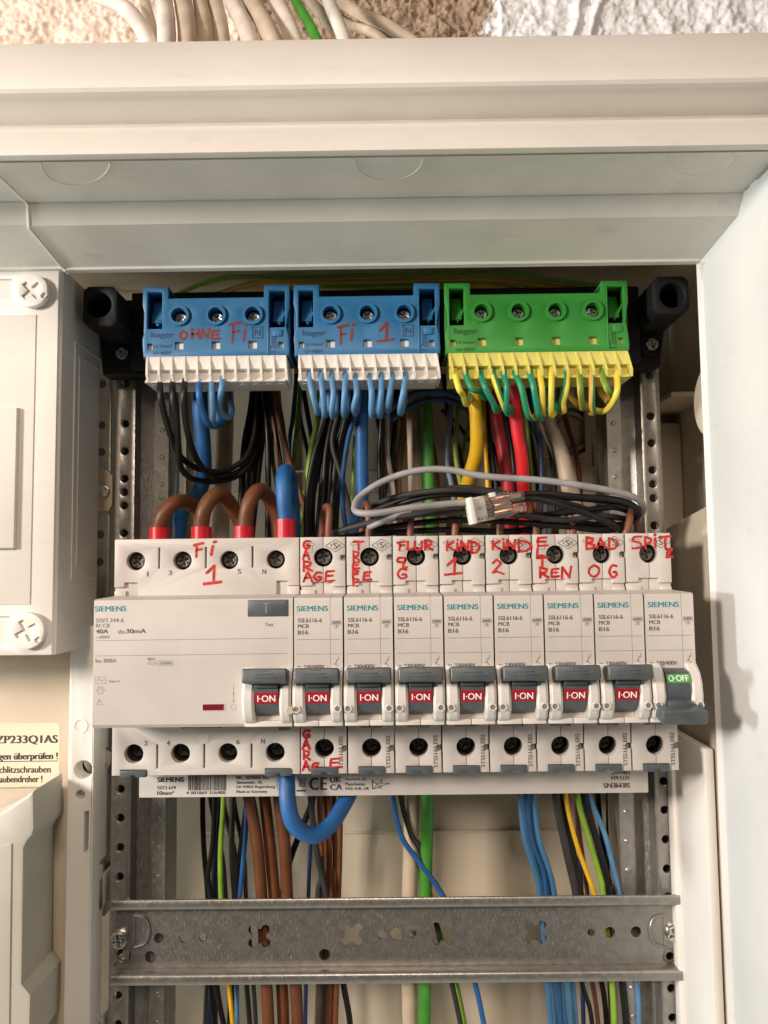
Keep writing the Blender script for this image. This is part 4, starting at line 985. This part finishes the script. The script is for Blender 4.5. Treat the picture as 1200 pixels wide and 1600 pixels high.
for px, s_ in ((216, 1), (1032, -1)):
    q = P(px, 1458, YW-1.5); pts = [(q.x-s_*2, YW-1.3, q.z+7.5), (q.x+s_*2.5, YW-1.7, q.z+6.5), (q.x+s_*4.6, YW-1.8, q.z+1), (q.x+s_*3, YW-1.7, q.z-4), (q.x-s_*2, YW-1.3, q.z-6)]
    b_.tube(pts, .6, 10); b_.box(q.x-s_*2-.7, q.x-s_*2+.7, YW-1.6, YW-1.1, q.z-5, q.z+7)
b_.build('stamped_tab', M['steel'], dr)
O = Vector((0, 51, -17.5))
din(O, xl+3, xr-3, 0, [], 51, 'steel mounting rail hidden behind the row of breakers', [])

# ------------------------------------------------------------------ wires
def wire(name, lab, m, px, Ys, wpx, cat='wire', group=None, twist=0.0, n=14, jit=0):
    """insulated conductor through photo points at given depths; width in photo pixels at mid depth"""
    if not isinstance(Ys, (list, tuple)): Ys = [Ys]*len(px)
    if len(Ys) != len(px):
        k = len(px); Ys = [Ys[0]+(Ys[-1]-Ys[0])*i/(k-1) for i in range(k)] if len(Ys) == 2 else [Ys[min(int(i*len(Ys)/k), len(Ys)-1)] for i in range(k)]
    pts = [P(x, y, Y) for (x, y), Y in zip(px, Ys)]
    r = wpx/2/mmpx(sum(Ys)/len(Ys))
    pts = [pts[0]]+[p+Vector((random.uniform(-.35, .35), random.uniform(-.5, .5), random.uniform(-.3, .3))) for p in pts[1:-1]]+[pts[-1]]
    b_ = MB(pts[0]); b_.tube(pts, r, n, twist=twist)
    o = b_.build(name, M[m] if isinstance(m, str) else m, smooth=60); tag(o, lab, cat, group); return o
# --- three black wires leaving the left block
G = 'black wires looping from the left block'
wire('wire', 'first black wire from the left under the OHNE Fi block, looping down to the right', 'w_black', [(252, 585), (251, 612), (257, 650), (270, 690), (284, 715), (312, 733), (350, 735), (383, 716), (398, 680), (404, 620), (408, 560)], [12, 2.6, 6, 14, 24, 36, 44, 48, 52, 55, 60], 9.5, group=G)
wire('wire', 'second black wire from the left under the OHNE Fi block, lowest of the loops', 'w_black', [(271, 585), (271, 612), (275, 655), (279, 700), (283, 730), (303, 749), (345, 752), (382, 735), (400, 700), (412, 630), (415, 560)], [12, 2.6, 6, 14, 22, 36, 46, 50, 54, 58, 62], 9.5, group=G)
wire('wire', 'third black wire under the OHNE Fi block, beside the first blue wire', 'w_black', [(290, 585), (289, 612), (288, 650), (298, 690), (311, 722), (330, 744), (365, 741), (388, 722), (396, 680), (395, 620), (398, 560)], [12, 2.6, 6, 14, 26, 40, 48, 52, 56, 60, 64], 9.5, group=G)
wire('wire', 'blue wire curling under the OHNE Fi block, left of the two paler ones', 'w_blue', [(312, 585), (312, 612), (315, 642), (326, 662), (340, 667), (344, 655), (338, 625), (330, 590)], [12, 2.6, 6, 12, 18, 24, 30, 34], 10)
wire('wire', 'pale blue wire hanging between two curled blue wires under the OHNE Fi block', 'w_lblue', [(331, 585), (331, 612), (333, 640), (334, 660), (338, 664), (343, 650), (345, 590)], [12, 2.6, 6, 12, 20, 28, 36], 9.5)
wire('wire', 'pale blue wire curling right, last wire under the OHNE Fi block', 'w_lblue', [(348, 585), (349, 605), (344, 625), (345, 643), (354, 652), (362, 645), (359, 620), (352, 590)], [12, 2.6, 5, 10, 16, 22, 28, 34], 10)
wire('cable', 'thick blue cable in the shade behind the arched brown jumpers', 'w_blue', [(312, 570), (313, 640), (317, 700), (317, 750), (303, 785), (284, 805), (278, 840)], [34, 36, 40, 46, 54, 60, 64], 24, 'cable')
wire('cable', 'thick blue cable under the Fi 1 block going down behind the grey wire', 'w_blue', [(566, 590), (566, 650), (566, 720), (564, 780), (556, 815), (548, 850)], [30, 30, 32, 34, 36, 36], 21, 'cable')
# --- nine light blue wires under the middle block
xs = [483, 501, 519, 539, 557, 579, 596, 612, 633]; xb_ = [497, 507, 520, 537, 553, 582, 591, 604, 625]; yb_ = [646, 650, 651, 650, 648, 653, 651, 644, 647]
ordn = ['first', 'second', 'third', 'fourth', 'fifth', 'sixth', 'seventh', 'eighth', 'ninth', 'tenth', 'eleventh', 'twelfth', 'thirteenth', 'last']
for i in range(9):
    a, b2, c = xs[i], xb_[i], yb_[i]; dx = (b2-a)
    pts = [(a, 575), (a, 592), (a+dx*.35+1, 615), (a+dx*.85, c-10), (b2+1, c-1), (b2+5, c-10), (b2+8, 600), (b2+10, 560)]
    wire('wire', '%s light blue wire from the left under the Fi 1 block' % ordn[i], 'w_lblue' if i not in (0, 4) else 'w_slate' if 0 else 'w_lblue', pts, [12, 6, 2.6, 6, 12, 18, 24, 30], 9.6, group='light blue wires under the middle block')
wire('wire', 'dark blue wire arching right behind the beige cable under the blocks', 'w_dblue', [(596, 650), (640, 618), (690, 614), (730, 628), (750, 650)], [28, 34, 40, 44, 48], 10, group='dark blue arching wires')
wire('wire', 'lower dark blue wire arching right behind the green cable under the blocks', 'w_dblue', [(612, 655), (650, 630), (695, 624), (735, 645), (760, 700)], [34, 40, 46, 50, 52], 10, group='dark blue arching wires')
wire('wire', 'dark blue thin wire hanging from the nine pale ones down to the black coil', 'w_dblue', [(553, 600), (556, 650), (545, 680), (536, 740), (535, 790), (545, 850)], [24, 26, 30, 34, 38, 44], 8)
# --- fourteen green-yellow wires
gx = [710, 729, 750, 769, 788, 806, 827, 845, 860, 886, 904, 923, 942, 962]
gb = [(729, 635), (756, 622), (773, 644), (790, 648), (791, 644), (830, 654), (845, 654), (850, 651), (859, 654), (882, 643), (908, 644), (928, 648), (953, 629), (946, 641)]
gm = ['gy1', 'gy3', 'w_tealg', 'gy0', 'w_tealg', 'gy3', 'w_tealg', 'gy1', 'gy1', 'gy2', 'gyo', 'gyo2', 'gyo', 'gy1']
M['w_tealg'] = mat('insulation teal green', (0.012, 0.21, 0.12), .36, 0, .06)
M['gyo'] = two_tone('ochre and green insulation', (0.55, 0.36, 0.07), (0.12, 0.25, 0.03), .2, .35)
M['gyo2'] = two_tone('ochre and green insulation', (0.55, 0.36, 0.07), (0.02, 0.19, 0.07), .6, .5)
for i in range(14):
    a = gx[i]; b2, c = gb[i]; b2 += random.uniform(-3, 3); c += random.uniform(-5, 5); dx = b2-a
    pts = [(a, 568), (a, 584), (a+dx*.30+(1 if dx > 0 else 2), 606), (a+dx*.8, c-14), (b2, c-2), (b2+(6 if i < 9 else -8), c-6), (b2+(14 if i < 9 else -22), c-30), (b2+(16 if i < 9 else -24), 560)]
    if i == 13: pts = [(962, 568), (964, 590), (965, 612), (958, 630), (942, 642), (920, 636), (905, 620), (900, 570)]
    wire('wire', '%s green and yellow earth wire from the left under the green block' % ordn[i], gm[i], pts, [12, 6, 2.4, 6, 11, 18, 26, 34], 9.8, group='earth wires under the green block', twist=(.0, .05, 0, .02, 0, .05, 0, .02, -.02, .03, 0, .04, .02, .05)[i])
for k, (yy, y2) in enumerate(((434, 428), (440, 434), (447, 438), (430, 446), (452, 446), (444, 450))):
    wire('wire', ordn[k]+' dim green and yellow wire lying across above the terminal blocks', ('gyo', 'gyo2', 'w_lime', 'w_yellow', 'gyo', 'gyo2')[k], [(215+20*k, yy+60), (330+60*k, yy+4), (450+40*k, yy), (620, yy-3+k), (760, y2), (900-20*k, y2+14), (960-30*k, y2+22)], [60+4*k, 45+4*k, 40+4*k, 38+4*k, 38+4*k, 36+4*k, 34+4*k], 9, group='earth wires lying above the blocks')
# --- brown jumpers with red sleeves into the wide switch
def jumper(lab, m, px, Ys, wpx, sl, slh):
    pts = [P(x, y, Y) for (x, y), Y in zip(px, Ys)]; r = wpx/2/mmpx(Ys[0]); O = pts[0]
    t = thing('jumper_cable', O, lab, 'cable', 'sleeved jumper cables into the wide switch')
    b_ = MB(O); b_.tube(pts, r, 18); b_.build('insulation', M[m], t, 60)
    b_ = MB(O); q = P(sl[0], sl[1], Ys[0]); hz = slh/2/mmpx(Ys[0]); rr = sl[2]/2/mmpx(Ys[0])
    b_.cyl((q.x, Ys[0], q.z-hz), (0, 0, 1), rr, 2*hz, 28, hole=r*.9); b_.build('sleeve', M['sleeve'], t)
jumper('brown arched jumper cable farthest left, lowest arch, red sleeve', 'w_brown', [(248, 860), (248, 830), (256, 803), (275, 785), (297, 787), (312, 805), (318, 850)], [10, 10, 9, 12, 22, 30, 32], 24, (249, 834, 31), 19)
jumper('middle brown arched jumper cable with red sleeve', 'w_brown', [(315, 860), (314, 828), (319, 797), (334, 775), (350, 776), (366, 798), (376, 820), (384, 860)], [10, 10, 9, 12, 18, 26, 30, 32], 24, (315, 833, 32), 19)
jumper('tallest brown arched jumper cable, right beside the blue one', 'w_brown', [(381, 860), (383, 825), (388, 790), (400, 769), (411, 768), (424, 785), (433, 812), (438, 860)], [10, 10, 9, 12, 18, 26, 30, 32], 24, (381, 832, 31), 19)
jumper('bright blue jumper cable standing tall in the rightmost red sleeve', 'w_blue', [(447, 860), (447, 815), (444, 775), (443, 748), (446, 737), (452, 745), (456, 790), (458, 860)], [9, 9, 8, 10, 16, 26, 32, 36], 25, (447, 826, 31), 29)
# blue loop below
wire('cable', 'thick bright blue cable looping down below the wide switch and busbar', 'w_blue', [(446, 1190), (447, 1215), (450, 1250), (458, 1281), (474, 1301), (495, 1304), (517, 1290), (536, 1262), (549, 1235), (556, 1205)], [11, 10, 7, 6, 7, 10, 14, 20, 26, 30], 25, 'cable')
# --- brown conductors into the breakers
for i, (px, apex) in enumerate(((513, 797), (574, 793), (641, 800), (709, 812), (780, 805), (838, 785), (896, 792), (981, 800))):
    tops = [(px, 862), (px+1, 830), (px+1, apex), (px-4, apex-4), (px-8, apex+20), (px-10, 860)]
    if i == 6: tops = [(896, 862), (894, 825), (887, 800), (876, 797), (870, 812), (868, 860)]
    if i == 7: tops = [(974, 862), (977, 838), (982, 812), (988, 796), (992, 800), (996, 830)]
    wire('wire', 'short reddish brown wire rising from the top of the %s breaker from the left' % ordn[i], 'w_rbrown', tops, [12, 11, 12, 18, 26, 30], 11, group='brown wires into the breaker tops')
# --- thick cables in the middle
wire('cable', 'thick beige sheathed cable running down beside the green one', 'w_beige', [(646, 590), (647, 650), (650, 740), (651, 860), (647, 1000), (645, 1200), (643, 1320), (640, 1450), (641, 1620)], 62, 24, 'cable')
wire('cable', 'thick green cable running down the middle of the cabinet', 'w_green', [(664, 590), (668, 660), (671, 760), (673, 860), (670, 1100), (668, 1260), (665, 1400), (663, 1540), (662, 1620)], 56, 19, 'cable')
wire('cable', 'dim beige cable in the shade behind the thick blue cable', 'w_beige', [(350, 570), (352, 640), (350, 740), (343, 860)], 84, 27, 'cable')
wire('cable', 'thick yellow cable with green edge under the earth wires', 'gyw', [(740, 570), (742, 615), (745, 660), (743, 705), (733, 745), (722, 790)], [22, 22, 24, 28, 34, 44], 21, 'cable')
wire('cable', 'bright red cable in front, right of the yellow cable', 'w_red', [(800, 560), (804, 610), (808, 660), (815, 720), (819, 770), (822, 850)], [20, 20, 22, 26, 32, 44], 20, 'cable')
wire('cable', 'darker red cable behind and left of the bright red one', 'w_dred', [(768, 590), (776, 650), (786, 700), (793, 750), (796, 850)], 44, 20, 'cable')
wire('cable', 'wide translucent beige cable slanting down right of the red cables', 'w_beige', [(845, 590), (852, 650), (872, 700), (886, 745), (895, 800), (897, 870)], [60, 60, 58, 56, 54, 54], 27, 'cable')
wire('wire', 'navy blue wire right of the bright red cable', 'w_navy', [(826, 590), (832, 660), (845, 705), (846, 790), (840, 860)], 50, 8)
wire('wire', 'black wire between the two red cables', 'w_black', [(782, 590), (792, 660), (803, 720), (808, 850)], 56, 11)
wire('wire', 'slate blue wire behind the red cables', 'w_dblue', [(772, 590), (800, 650), (812, 720), (815, 850)], 66, 9)
wire('wire', 'thin black wire left of the navy blue wire', 'w_black', [(820, 590), (826, 660), (838, 740), (842, 850)], 58, 6)
wire('wire', 'thin lime green wire beside the navy blue wire', 'w_lime', [(812, 590), (822, 660), (830, 730), (838, 800), (840, 850)], 54, 6)
wire('wire', 'yellow thin wire right of the thick yellow cable', 'w_yellow', [(752, 590), (757, 680), (762, 750), (764, 820)], 50, 7)
wire('wire', 'dark ochre wire left of the thick yellow cable', 'gyo', [(722, 590), (716, 650), (712, 710), (722, 770), (730, 820)], 52, 8)
wire('wire', 'slate grey wire left of the dark ochre wire', 'w_slate', [(708, 590), (703, 650), (700, 720), (708, 770), (714, 840)], 60, 9)
for k, (a, b2) in enumerate((((740, 640), (790, 750)), ((730, 640), (780, 760)), ((690, 640), (735, 690)))):
    wire('wire', ('upper', 'lower', 'leftmost')[k]+' thin black wire crossing diagonally behind the yellow cable', 'w_black', [a, ((a[0]+b2[0])/2+4, (a[1]+b2[1])/2), b2], 80, 6, group='diagonal black wires')
# --- left-middle wires in the shade
for k, (pts, m, Y, wd, lab) in enumerate((
    ([(430, 590), (434, 650), (446, 700), (462, 750), (476, 800), (480, 870)], 'w_brown', 46, 9, 'brown wire bending right behind the tall blue jumper'),
    ([(425, 590), (427, 650), (436, 710), (446, 790), (450, 870)], 'w_brown', 56, 8, 'brown wire straight behind the tall blue jumper'),
    ([(418, 590), (436, 640), (444, 690), (452, 740), (462, 860)], 'w_rbrown', 62, 8, 'reddish wire hidden behind the tall blue jumper'),
    ([(500, 590), (496, 650), (486, 700), (478, 760), (468, 860)], 'w_lime', 50, 9, 'lime green wire slanting left of the black bundle'),
    ([(470, 590), (464, 660), (458, 720), (452, 800)], 'w_lime', 72, 8, 'dim green wire behind the brown wires'),
    ([(463, 590), (458, 650), (452, 690), (450, 760)], 'w_dblue', 66, 7, 'dark blue wire behind the lime green wire'),
    ([(555, 680), (552, 740), (549, 800), (548, 860)], 'w_lime', 46, 6, 'lime wire just left of the thick blue cable below the Fi 1 block'),
    ([(604, 590), (605, 660), (606, 710), (614, 775), (618, 860)], 'w_white', 46, 8, 'pale grey wire between the dark wires right of the thick blue cable'),
    ([(598, 590), (597, 660), (593, 720), (597, 780), (600, 860)], 'w_black', 44, 9, 'black wire just right of the thick blue cable'),
    ([(620, 590), (618, 660), (612, 720), (616, 790), (620, 860)], 'w_black', 50, 9, 'black wire right of the pale grey wire'),
    ([(632, 590), (629, 660), (624, 720), (626, 790), (630, 860)], 'w_rbrown', 52, 8, 'reddish brown wire left of the thick beige cable'),
    ([(602, 590), (602, 680), (598, 760), (603, 860)], 'w_rbrown', 60, 8, 'reddish wire behind the pale grey wire'),
    ([(530, 640), (520, 690), (532, 740), (546, 790), (552, 850)], 'w_dgrey', 38, 8, 'dark grey wire crossing in front of the black bundle'),
    ([(270, 590), (277, 650), (276, 730), (270, 860)], 'w_slate', 60, 7, 'slate blue wire at the far left behind the black loops'))):
    wire('wire', lab, m, pts, Y, wd)
for k in range(9):
    x = 375+3.2*k+random.uniform(-2, 2); dx = random.uniform(-6, 6)
    wire('wire', ordn[k]+' black wire in the dark bundle right of the left blue cable', 'w_black', [(x+22, 585), (x+16+dx/2, 640), (x+8, 690), (x+4-dx/2, 750), (374+2.2*k, 860)], 56+3*(k % 3), 9, group='black bundle behind the brown jumpers')
for k in range(11):
    x = 498+4.4*k; dx = random.uniform(-5, 5)
    wire('wire', ordn[k]+' black wire in the slanting bundle under the Fi 1 block', 'w_black', [(x+14, 590), (x+8+dx, 650), (x-6, 710), (x-14-dx, 780), (x-18, 860)], 40+5*(k % 4), 9, group='slanting black bundle under the Fi 1 block')
wire('wire', 'single black wire hanging between the two dark bundles', 'w_black', [(410, 590), (416, 660), (420, 740), (418, 860)], 50, 9)
for k in range(22):
    x = random.uniform(380, 880); dx = random.uniform(-40, 40)
    wire('wire', 'thin wire in the dim tangle behind the cables above the breakers', random.choice(['w_black', 'w_black', 'w_dgrey', 'w_navy', 'w_rbrown', 'w_slate', 'gyo']), [(x, 585), (x+dx*.3, 650), (x+dx*.8+random.uniform(-8, 8), 720), (x+dx, 790), (x+dx*.8, 870)], random.uniform(70, 98), random.uniform(6, 8.5), group='dim tangle of thin wires at the back')
for k in range(12):
    x = random.choice([random.uniform(300, 400), random.uniform(480, 540), random.uniform(850, 960)]); dx = random.uniform(-25, 35)
    wire('wire', 'thin dark wire hanging at the back below the breakers', random.choice(['w_black', 'w_black', 'w_dgrey', 'w_navy', 'w_brown']), [(x, 1190), (x+dx*.3, 1260), (x+dx*.8, 1340), (x+dx, 1410), (x+dx*1.4, 1540), (x+dx*1.6, 1630)], random.uniform(76, 98), random.uniform(6, 8.5), group='dark wires at the back below the breakers')
# --- the black coil and the grey wire with its clear connector
coil = [((505, 838), (560, 822), (640, 806), (720, 800), (800, 803), (880, 812), (940, 806), (985, 812)),
        ((520, 833), (580, 812), (660, 800), (735, 797), (820, 806), (900, 800), (960, 792), (998, 806)),
        ((540, 845), (600, 826), (700, 812), (790, 815), (880, 822), (950, 828), (975, 818), (990, 800)),
        ((560, 800), (620, 778), (690, 766), (750, 768), (820, 778), (900, 790), (950, 812), (975, 828)),
        ((575, 812), (630, 785), (700, 772), (760, 777), (840, 774), (930, 782), (985, 790), (998, 800)),
        ((528, 840), (600, 832), (700, 828), (800, 830), (880, 818), (950, 820), (985, 815), (1000, 795)),
        ((590, 795), (650, 775), (720, 762), (800, 772), (880, 777), (950, 780), (993, 792), (990, 812))]
for k, c in enumerate(coil):
    wire('wire', ordn[k]+' black wire of the coil above the breakers, '+('ending low at its left', 'ending at its far right', 'dipping towards the breaker tops', 'along its upper edge', 'rising over to its upper right', 'lying lowest along the breaker tops', 'arching highest over the others')[k], 'w_black' if k % 3 else 'w_dgrey', list(c), [18+3*k, 10+2*k, 6+2*k, 4+3*k, 6+2*k, 8+2*k, 10+3*k, 22+3*k], 9.5, group='flat coil of black wires above the breakers')
wire('wire', 'black wire from the clear connector crossing over the coil to the right', 'w_black', [(800, 780), (840, 780), (880, 790), (930, 808), (962, 822), (980, 840)], [0, 0, 0, 2, 8, 20], 10)
wire('wire', 'second black wire leaving the clear connector along the top of the coil', 'w_black', [(800, 775), (850, 772), (900, 776), (960, 780), (992, 790), (996, 806), (985, 815)], [2, 2, 2, 4, 8, 14, 20], 10)
wire('wire', 'smooth grey wire looping wide above the black coil into the clear connector', 'w_grey', [(742, 783), (700, 786), (640, 794), (590, 801), (563, 802), (553, 793), (562, 775), (600, 752), (650, 735), (700, 734), (760, 744), (850, 752), (930, 762), (985, 775), (1003, 788), (1003, 803)], [-2, -2, -3, -4, -2, 2, 6, 6, 4, 2, 0, 0, 0, 4, 10, 20], 10.5)
wire('wire', 'grey wire half hidden under the looping grey wire at left of the coil', 'w_grey', [(575, 825), (600, 815), (640, 800), (690, 792)], [8, 6, 8, 14], 9)
O = P(771, 792, -2); t = thing('wire_connector', O, 'clear plug-in wire connector with white end and small print, on the grey wire', 'connector')
ax = (P(815, 779, -2)-P(732, 795, -2)).normalized(); rm = Matrix.Rotation(-math.atan2(ax.z, ax.x), 4, 'Y')
mm_ = Matrix.Translation(O) @ Matrix.Rotation(.12, 4, 'Z') @ rm
b_ = MB(O); b_.box(-8.4, 6.6, -3, 3, -4.9, 4.9, .5, m=mm_)
for zz in (2.2, -2.2): b_.box(6.4, 12.5, -2.6, 2.6, zz-1.9, zz+1.9, .8, m=mm_)
b_.build('clear_body', M['clear'], t)
b_ = MB(O); b_.box(-10.2, -8.2, -3.5, 3.5, -5.2, 5.2, .4, m=mm_); b_.box(-8.3, -3.0, -.5, 1.5, -4.5, 4.5, .4, m=mm_); b_.box(-1.4, 1, -3.2, 0, 3.6, 5.4, .3, m=mm_); b_.build('white_insert', M['whitep'], t)
b_ = MB(O)
for zz in (2.6, 0, -2.6): b_.box(-1, 11 if zz else 6, -1.6, -.6, zz-.8, zz+.8, .2, m=mm_)
b_.build('contact', M['copper'], t)
b_ = MB(O)
for s_, a0, a1, c0, c1, v in (('wago', -1.8, -.2, -3.6, 2.8, 1), ('0,5-2,5²', -7.6, -2.6, -4.4, -3.0, 0), ('450V', -3.6, -2.3, -1.5, 2.8, 1), ('CE', -7.2, -5.6, -.2, .8, 0)):
    m0 = MB(); text(m0, s_, a0, a1, c0, c1, -3.08, bold=.01, vert=v); b_.add([mm_ @ v2 for v2 in m0.v], m0.f)
b_.build('printed_text', M['inkd'], t)

# --- lower wires, through the gap above and below the bare rail
low = [
 ('w_slate', [(266, 1190), (261, 1245), (253, 1320), (244, 1406), (234, 1545), (236, 1630)], 60, 9, 'pale slate blue wire by the left upright below the busbar', None),
 ('w_black', [(318, 1190), (318, 1260), (319, 1330), (326, 1400), (330, 1540), (340, 1630)], 66, 8, 'left one of the black pair of wires below the barcode', None),
 ('w_black', [(333, 1190), (334, 1260), (333, 1320), (326, 1370), (329, 1406), (338, 1540), (356, 1630)], 62, 8, 'right one of the black pair of wires below the barcode', None),
 ('w_lime', [(350, 1190), (348, 1260), (345, 1330), (346, 1406), (352, 1500)], 58, 8, 'lime green wire below the busbar, left of the brown cables', None),
 ('w_yellow', [(356, 1500), (358, 1545), (362, 1590), (366, 1630)], 58, 7, 'yellow wire below the bare rail at left', None),
 ('w_lblue', [(368, 1500), (369, 1545), (370, 1630)], 62, 7, 'light blue wire beside the yellow one below the bare rail', None),
 ('w_dgrey', [(360, 1190), (362, 1260), (361, 1330), (366, 1406), (372, 1500)], 64, 9, 'dark grey wire between lime green wire and brown cables', None),
 ('w_blue', [(386, 1190), (384, 1290), (380, 1350), (374, 1406)], 72, 7, 'blue wire just left of the brown cables', None),
 ('w_brown', [(375, 1190), (388, 1245), (402, 1320), (410, 1406), (417, 1540), (421, 1630)], 50, 18, 'left one of three thick brown cables below the busbar', None),
 ('w_brown', [(408, 1190), (413, 1245), (422, 1320), (429, 1406), (440, 1540), (444, 1630)], 54, 18, 'middle one of three thick brown cables below the busbar', None),
 ('w_brown', [(434, 1190), (437, 1245), (444, 1320), (449, 1406), (461, 1540), (466, 1630)], 50, 18, 'right one of three thick brown cables below the busbar', None),
 ('w_black', [(500, 1190), (488, 1250), (470, 1300), (452, 1350), (440, 1406)], 66, 10, 'black wire slanting down left behind the blue loop', None),
 ('w_dgrey', [(482, 1190), (488, 1270), (498, 1340), (510, 1406), (512, 1470)], 46, 9, 'dark grey wire slanting right in front of the thin brown wires', None),
 ('w_dgrey', [(500, 1340), (504, 1370), (496, 1406), (500, 1540), (498, 1630)], 50, 10, 'dark wire fanning out just above the bare rail by the thin brown wires', None),
 ('w_black', [(530, 1500), (537, 1545), (545, 1590), (549, 1630)], 56, 9, 'black wire bending right below the bare rail in the middle', None),
 ('w_blue', [(612, 1190), (616, 1250), (629, 1307), (658, 1350), (692, 1402), (722, 1470), (744, 1540), (762, 1630)], 50, 8, 'blue wire slanting right across the green cable', None),
 ('w_dgrey', [(622, 1190), (627, 1245), (641, 1300), (660, 1335), (672, 1402), (690, 1480), (706, 1540), (726, 1630)], 54, 8, 'dark wire running behind the slanting blue wire', None),
 ('w_rbrown', [(627, 1190), (632, 1245), (645, 1290), (658, 1330), (662, 1402)], 58, 6, 'brown wire tucked behind the slanting blue wire', None),
 ('w_lime', [(630, 1190), (634, 1290), (646, 1345), (668, 1402), (696, 1480), (715, 1545), (732, 1630)], 58, 7, 'lime green wire crossing behind the thick green cable', None),
 ('w_dgrey', [(866, 1190), (870, 1250), (883, 1320), (901, 1400), (912, 1470)], 48, 12, 'dark grey wire leftmost in the right-hand fan of wires', None),
 ('w_dgrey', [(876, 1190), (880, 1250), (892, 1320), (908, 1400), (918, 1470)], 52, 10, 'second dark grey wire in the right-hand fan', None),
 ('w_yellow', [(882, 1190), (885, 1250), (902, 1320), (930, 1398), (945, 1460)], 46, 7, 'yellow wire in the right-hand fan of wires', None),
 ('w_rbrown', [(895, 1190), (900, 1260), (910, 1340), (918, 1400)], 58, 7, 'brown wire behind the yellow one in the right-hand fan', None),
 ('w_lime', [(898, 1190), (903, 1250), (920, 1310), (938, 1370), (944, 1400), (958, 1540), (960, 1630)], 44, 9, 'lime green wire in the right-hand fan of wires', None),
 ('w_black', [(908, 1190), (914, 1250), (934, 1320), (952, 1380), (958, 1402), (972, 1540), (982, 1630)], 48, 11, 'black wire between lime green and blue in the right-hand fan', None),
 ('w_lblue', [(912, 1190), (922, 1245), (945, 1300), (958, 1350), (970, 1400), (994, 1540), (998, 1630)], 42, 8, 'light blue wire rightmost in the right-hand fan', None),
 ('w_black', [(900, 1500), (912, 1542), (924, 1580), (928, 1630)], 50, 7, 'left black wire of the pair below the right end of the bare rail', None),
 ('w_rbrown', [(918, 1500), (930, 1560), (938, 1630)], 56, 7, 'brown wire under the right end of the bare rail', None),
 ('w_black', [(932, 1500), (945, 1560), (950, 1630)], 58, 8, 'right black wire of the pair below the right end of the bare rail', None),
 ('w_lblue', [(890, 1500), (896, 1545), (903, 1630)], 52, 8, 'light blue wire standing alone right of the blue bundle below the rail', None),
]
for m, pts, Y, wd, lab, g_ in low:
    Y = max(Y+4, 52.5) if max(q[1] for q in pts) > 1410 or True else Y
    wire('wire', lab, m, pts, Y, wd, group=g_)
for k in range(5):
    x = 501+7*k; wire('wire', ordn[k]+' thin brown wire of five right of the blue loop', 'w_brown', [(x, 1190), (x+.8*(k-2), 1260), (x+1, 1340), (x+1, 1406), (x-3, 1540), (x-6, 1630)], 58+4*(k % 2), 8, group='bundle of thin brown wires')
for k in range(5):
    x = 809+6*k; x2 = 843+6*k
    wire('wire', ordn[k]+' blue wire from the left in the blue bundle below the breakers', 'w_dblue' if k == 2 else 'w_blue2', [(x+2, 1190), (x+3, 1245), (x+10, 1310), (x2-8, 1360), (x2, 1402), (x2+12+2*k, 1540), (x2+20+1.5*k, 1630)], 48+5*(k % 2), 8, group='bundle of blue wires') if 'w_blue2' in M else None
    if 'w_blue2' not in M:
        M['w_blue2'] = mat('insulation dusty blue', (0.04, 0.14, 0.27), .4, 0, .08)
        wire('wire', ordn[k]+' blue wire from the left in the blue bundle below the breakers', 'w_blue2', [(x+2, 1190), (x+3, 1245), (x+10, 1310), (x2-8, 1360), (x2, 1402), (x2+12, 1540), (x2+20, 1630)], 48, 8, group='bundle of blue wires')
# --- sheathed cables rising over the cabinet to the wall
top = [([(120, -30), (150, -8), (185, 8), (212, 32), (232, 70), (240, 110)], 'w_pale', 26, 'pinkish white cable arching in from the upper left over the plaster'),
 ([(222, -40), (226, 0), (236, 40), (246, 110)], 'w_tan', 18, 'tan cable half hidden behind the pinkish white arching cable'),
 ([(255, -40), (257, 0), (259, 40), (260, 110)], 'w_pale', 29, 'whitish upright cable, second cable from the left above the rim'),
 ([(283, -40), (285, 0), (291, 40), (294, 110)], 'w_tan', 30, 'tan upright cable beside the whitish one above the rim'),
 ([(309, -40), (312, 0), (319, 40), (324, 110)], 'w_beige', 25, 'grey beige cable, fourth from the left above the rim'),
 ([(331, -40), (335, 0), (345, 40), (352, 110)], 'w_tan', 25, 'brownish cable right in the middle of the upright group'),
 ([(356, -40), (363, 0), (382, 45), (405, 110)], 'w_pale', 27, 'slanting pale cable left of the broad beige one'),
 ([(378, -40), (392, 0), (418, 45), (448, 110)], 'w_tan', 29, 'broad beige cable slanting right above the rim'),
 ([(416, -40), (432, 0), (453, 45), (476, 110)], 'w_pale', 27, 'pale cable just left of the green cable'),
 ([(440, -50), (460, -5), (490, 50), (515, 110)], 'w_green', 16, 'bright green cable among the pale cables above the rim'),
 ([(455, -40), (490, 10), (525, 50), (560, 110)], 'w_tan', 20, 'tan cable behind and right of the green cable'),
 ([(500, -50), (512, 0), (535, 50), (555, 110)], 'w_white', 22, 'white cable crossing over in front, right of the green cable'),
 ([(500, -20), (550, 15), (610, 42), (680, 90)], 'w_tan', 20, 'pale cable running off to the right, upper one'),
 ([(500, 5), (545, 38), (590, 55), (640, 90)], 'w_beige', 16, 'pale cable running off to the right, lower one')]
for k, (pts, m, wd, lab) in enumerate(top):
    Y = (2, 22, 4, 8, 14, 18, 10, 8, 16, 12, 34, 2, 40, 46)[k]
    wire('cable', lab, m, pts, [Y+40, Y+20, Y, Y-2] if len(pts) == 4 else [Y+50, Y+40, Y+20, Y+6, Y, Y], wd, 'cable', 'sheathed cables leaving over the cabinet rim')
for o in bpy.data.objects:
    if o.type == 'MESH': o.data.update()
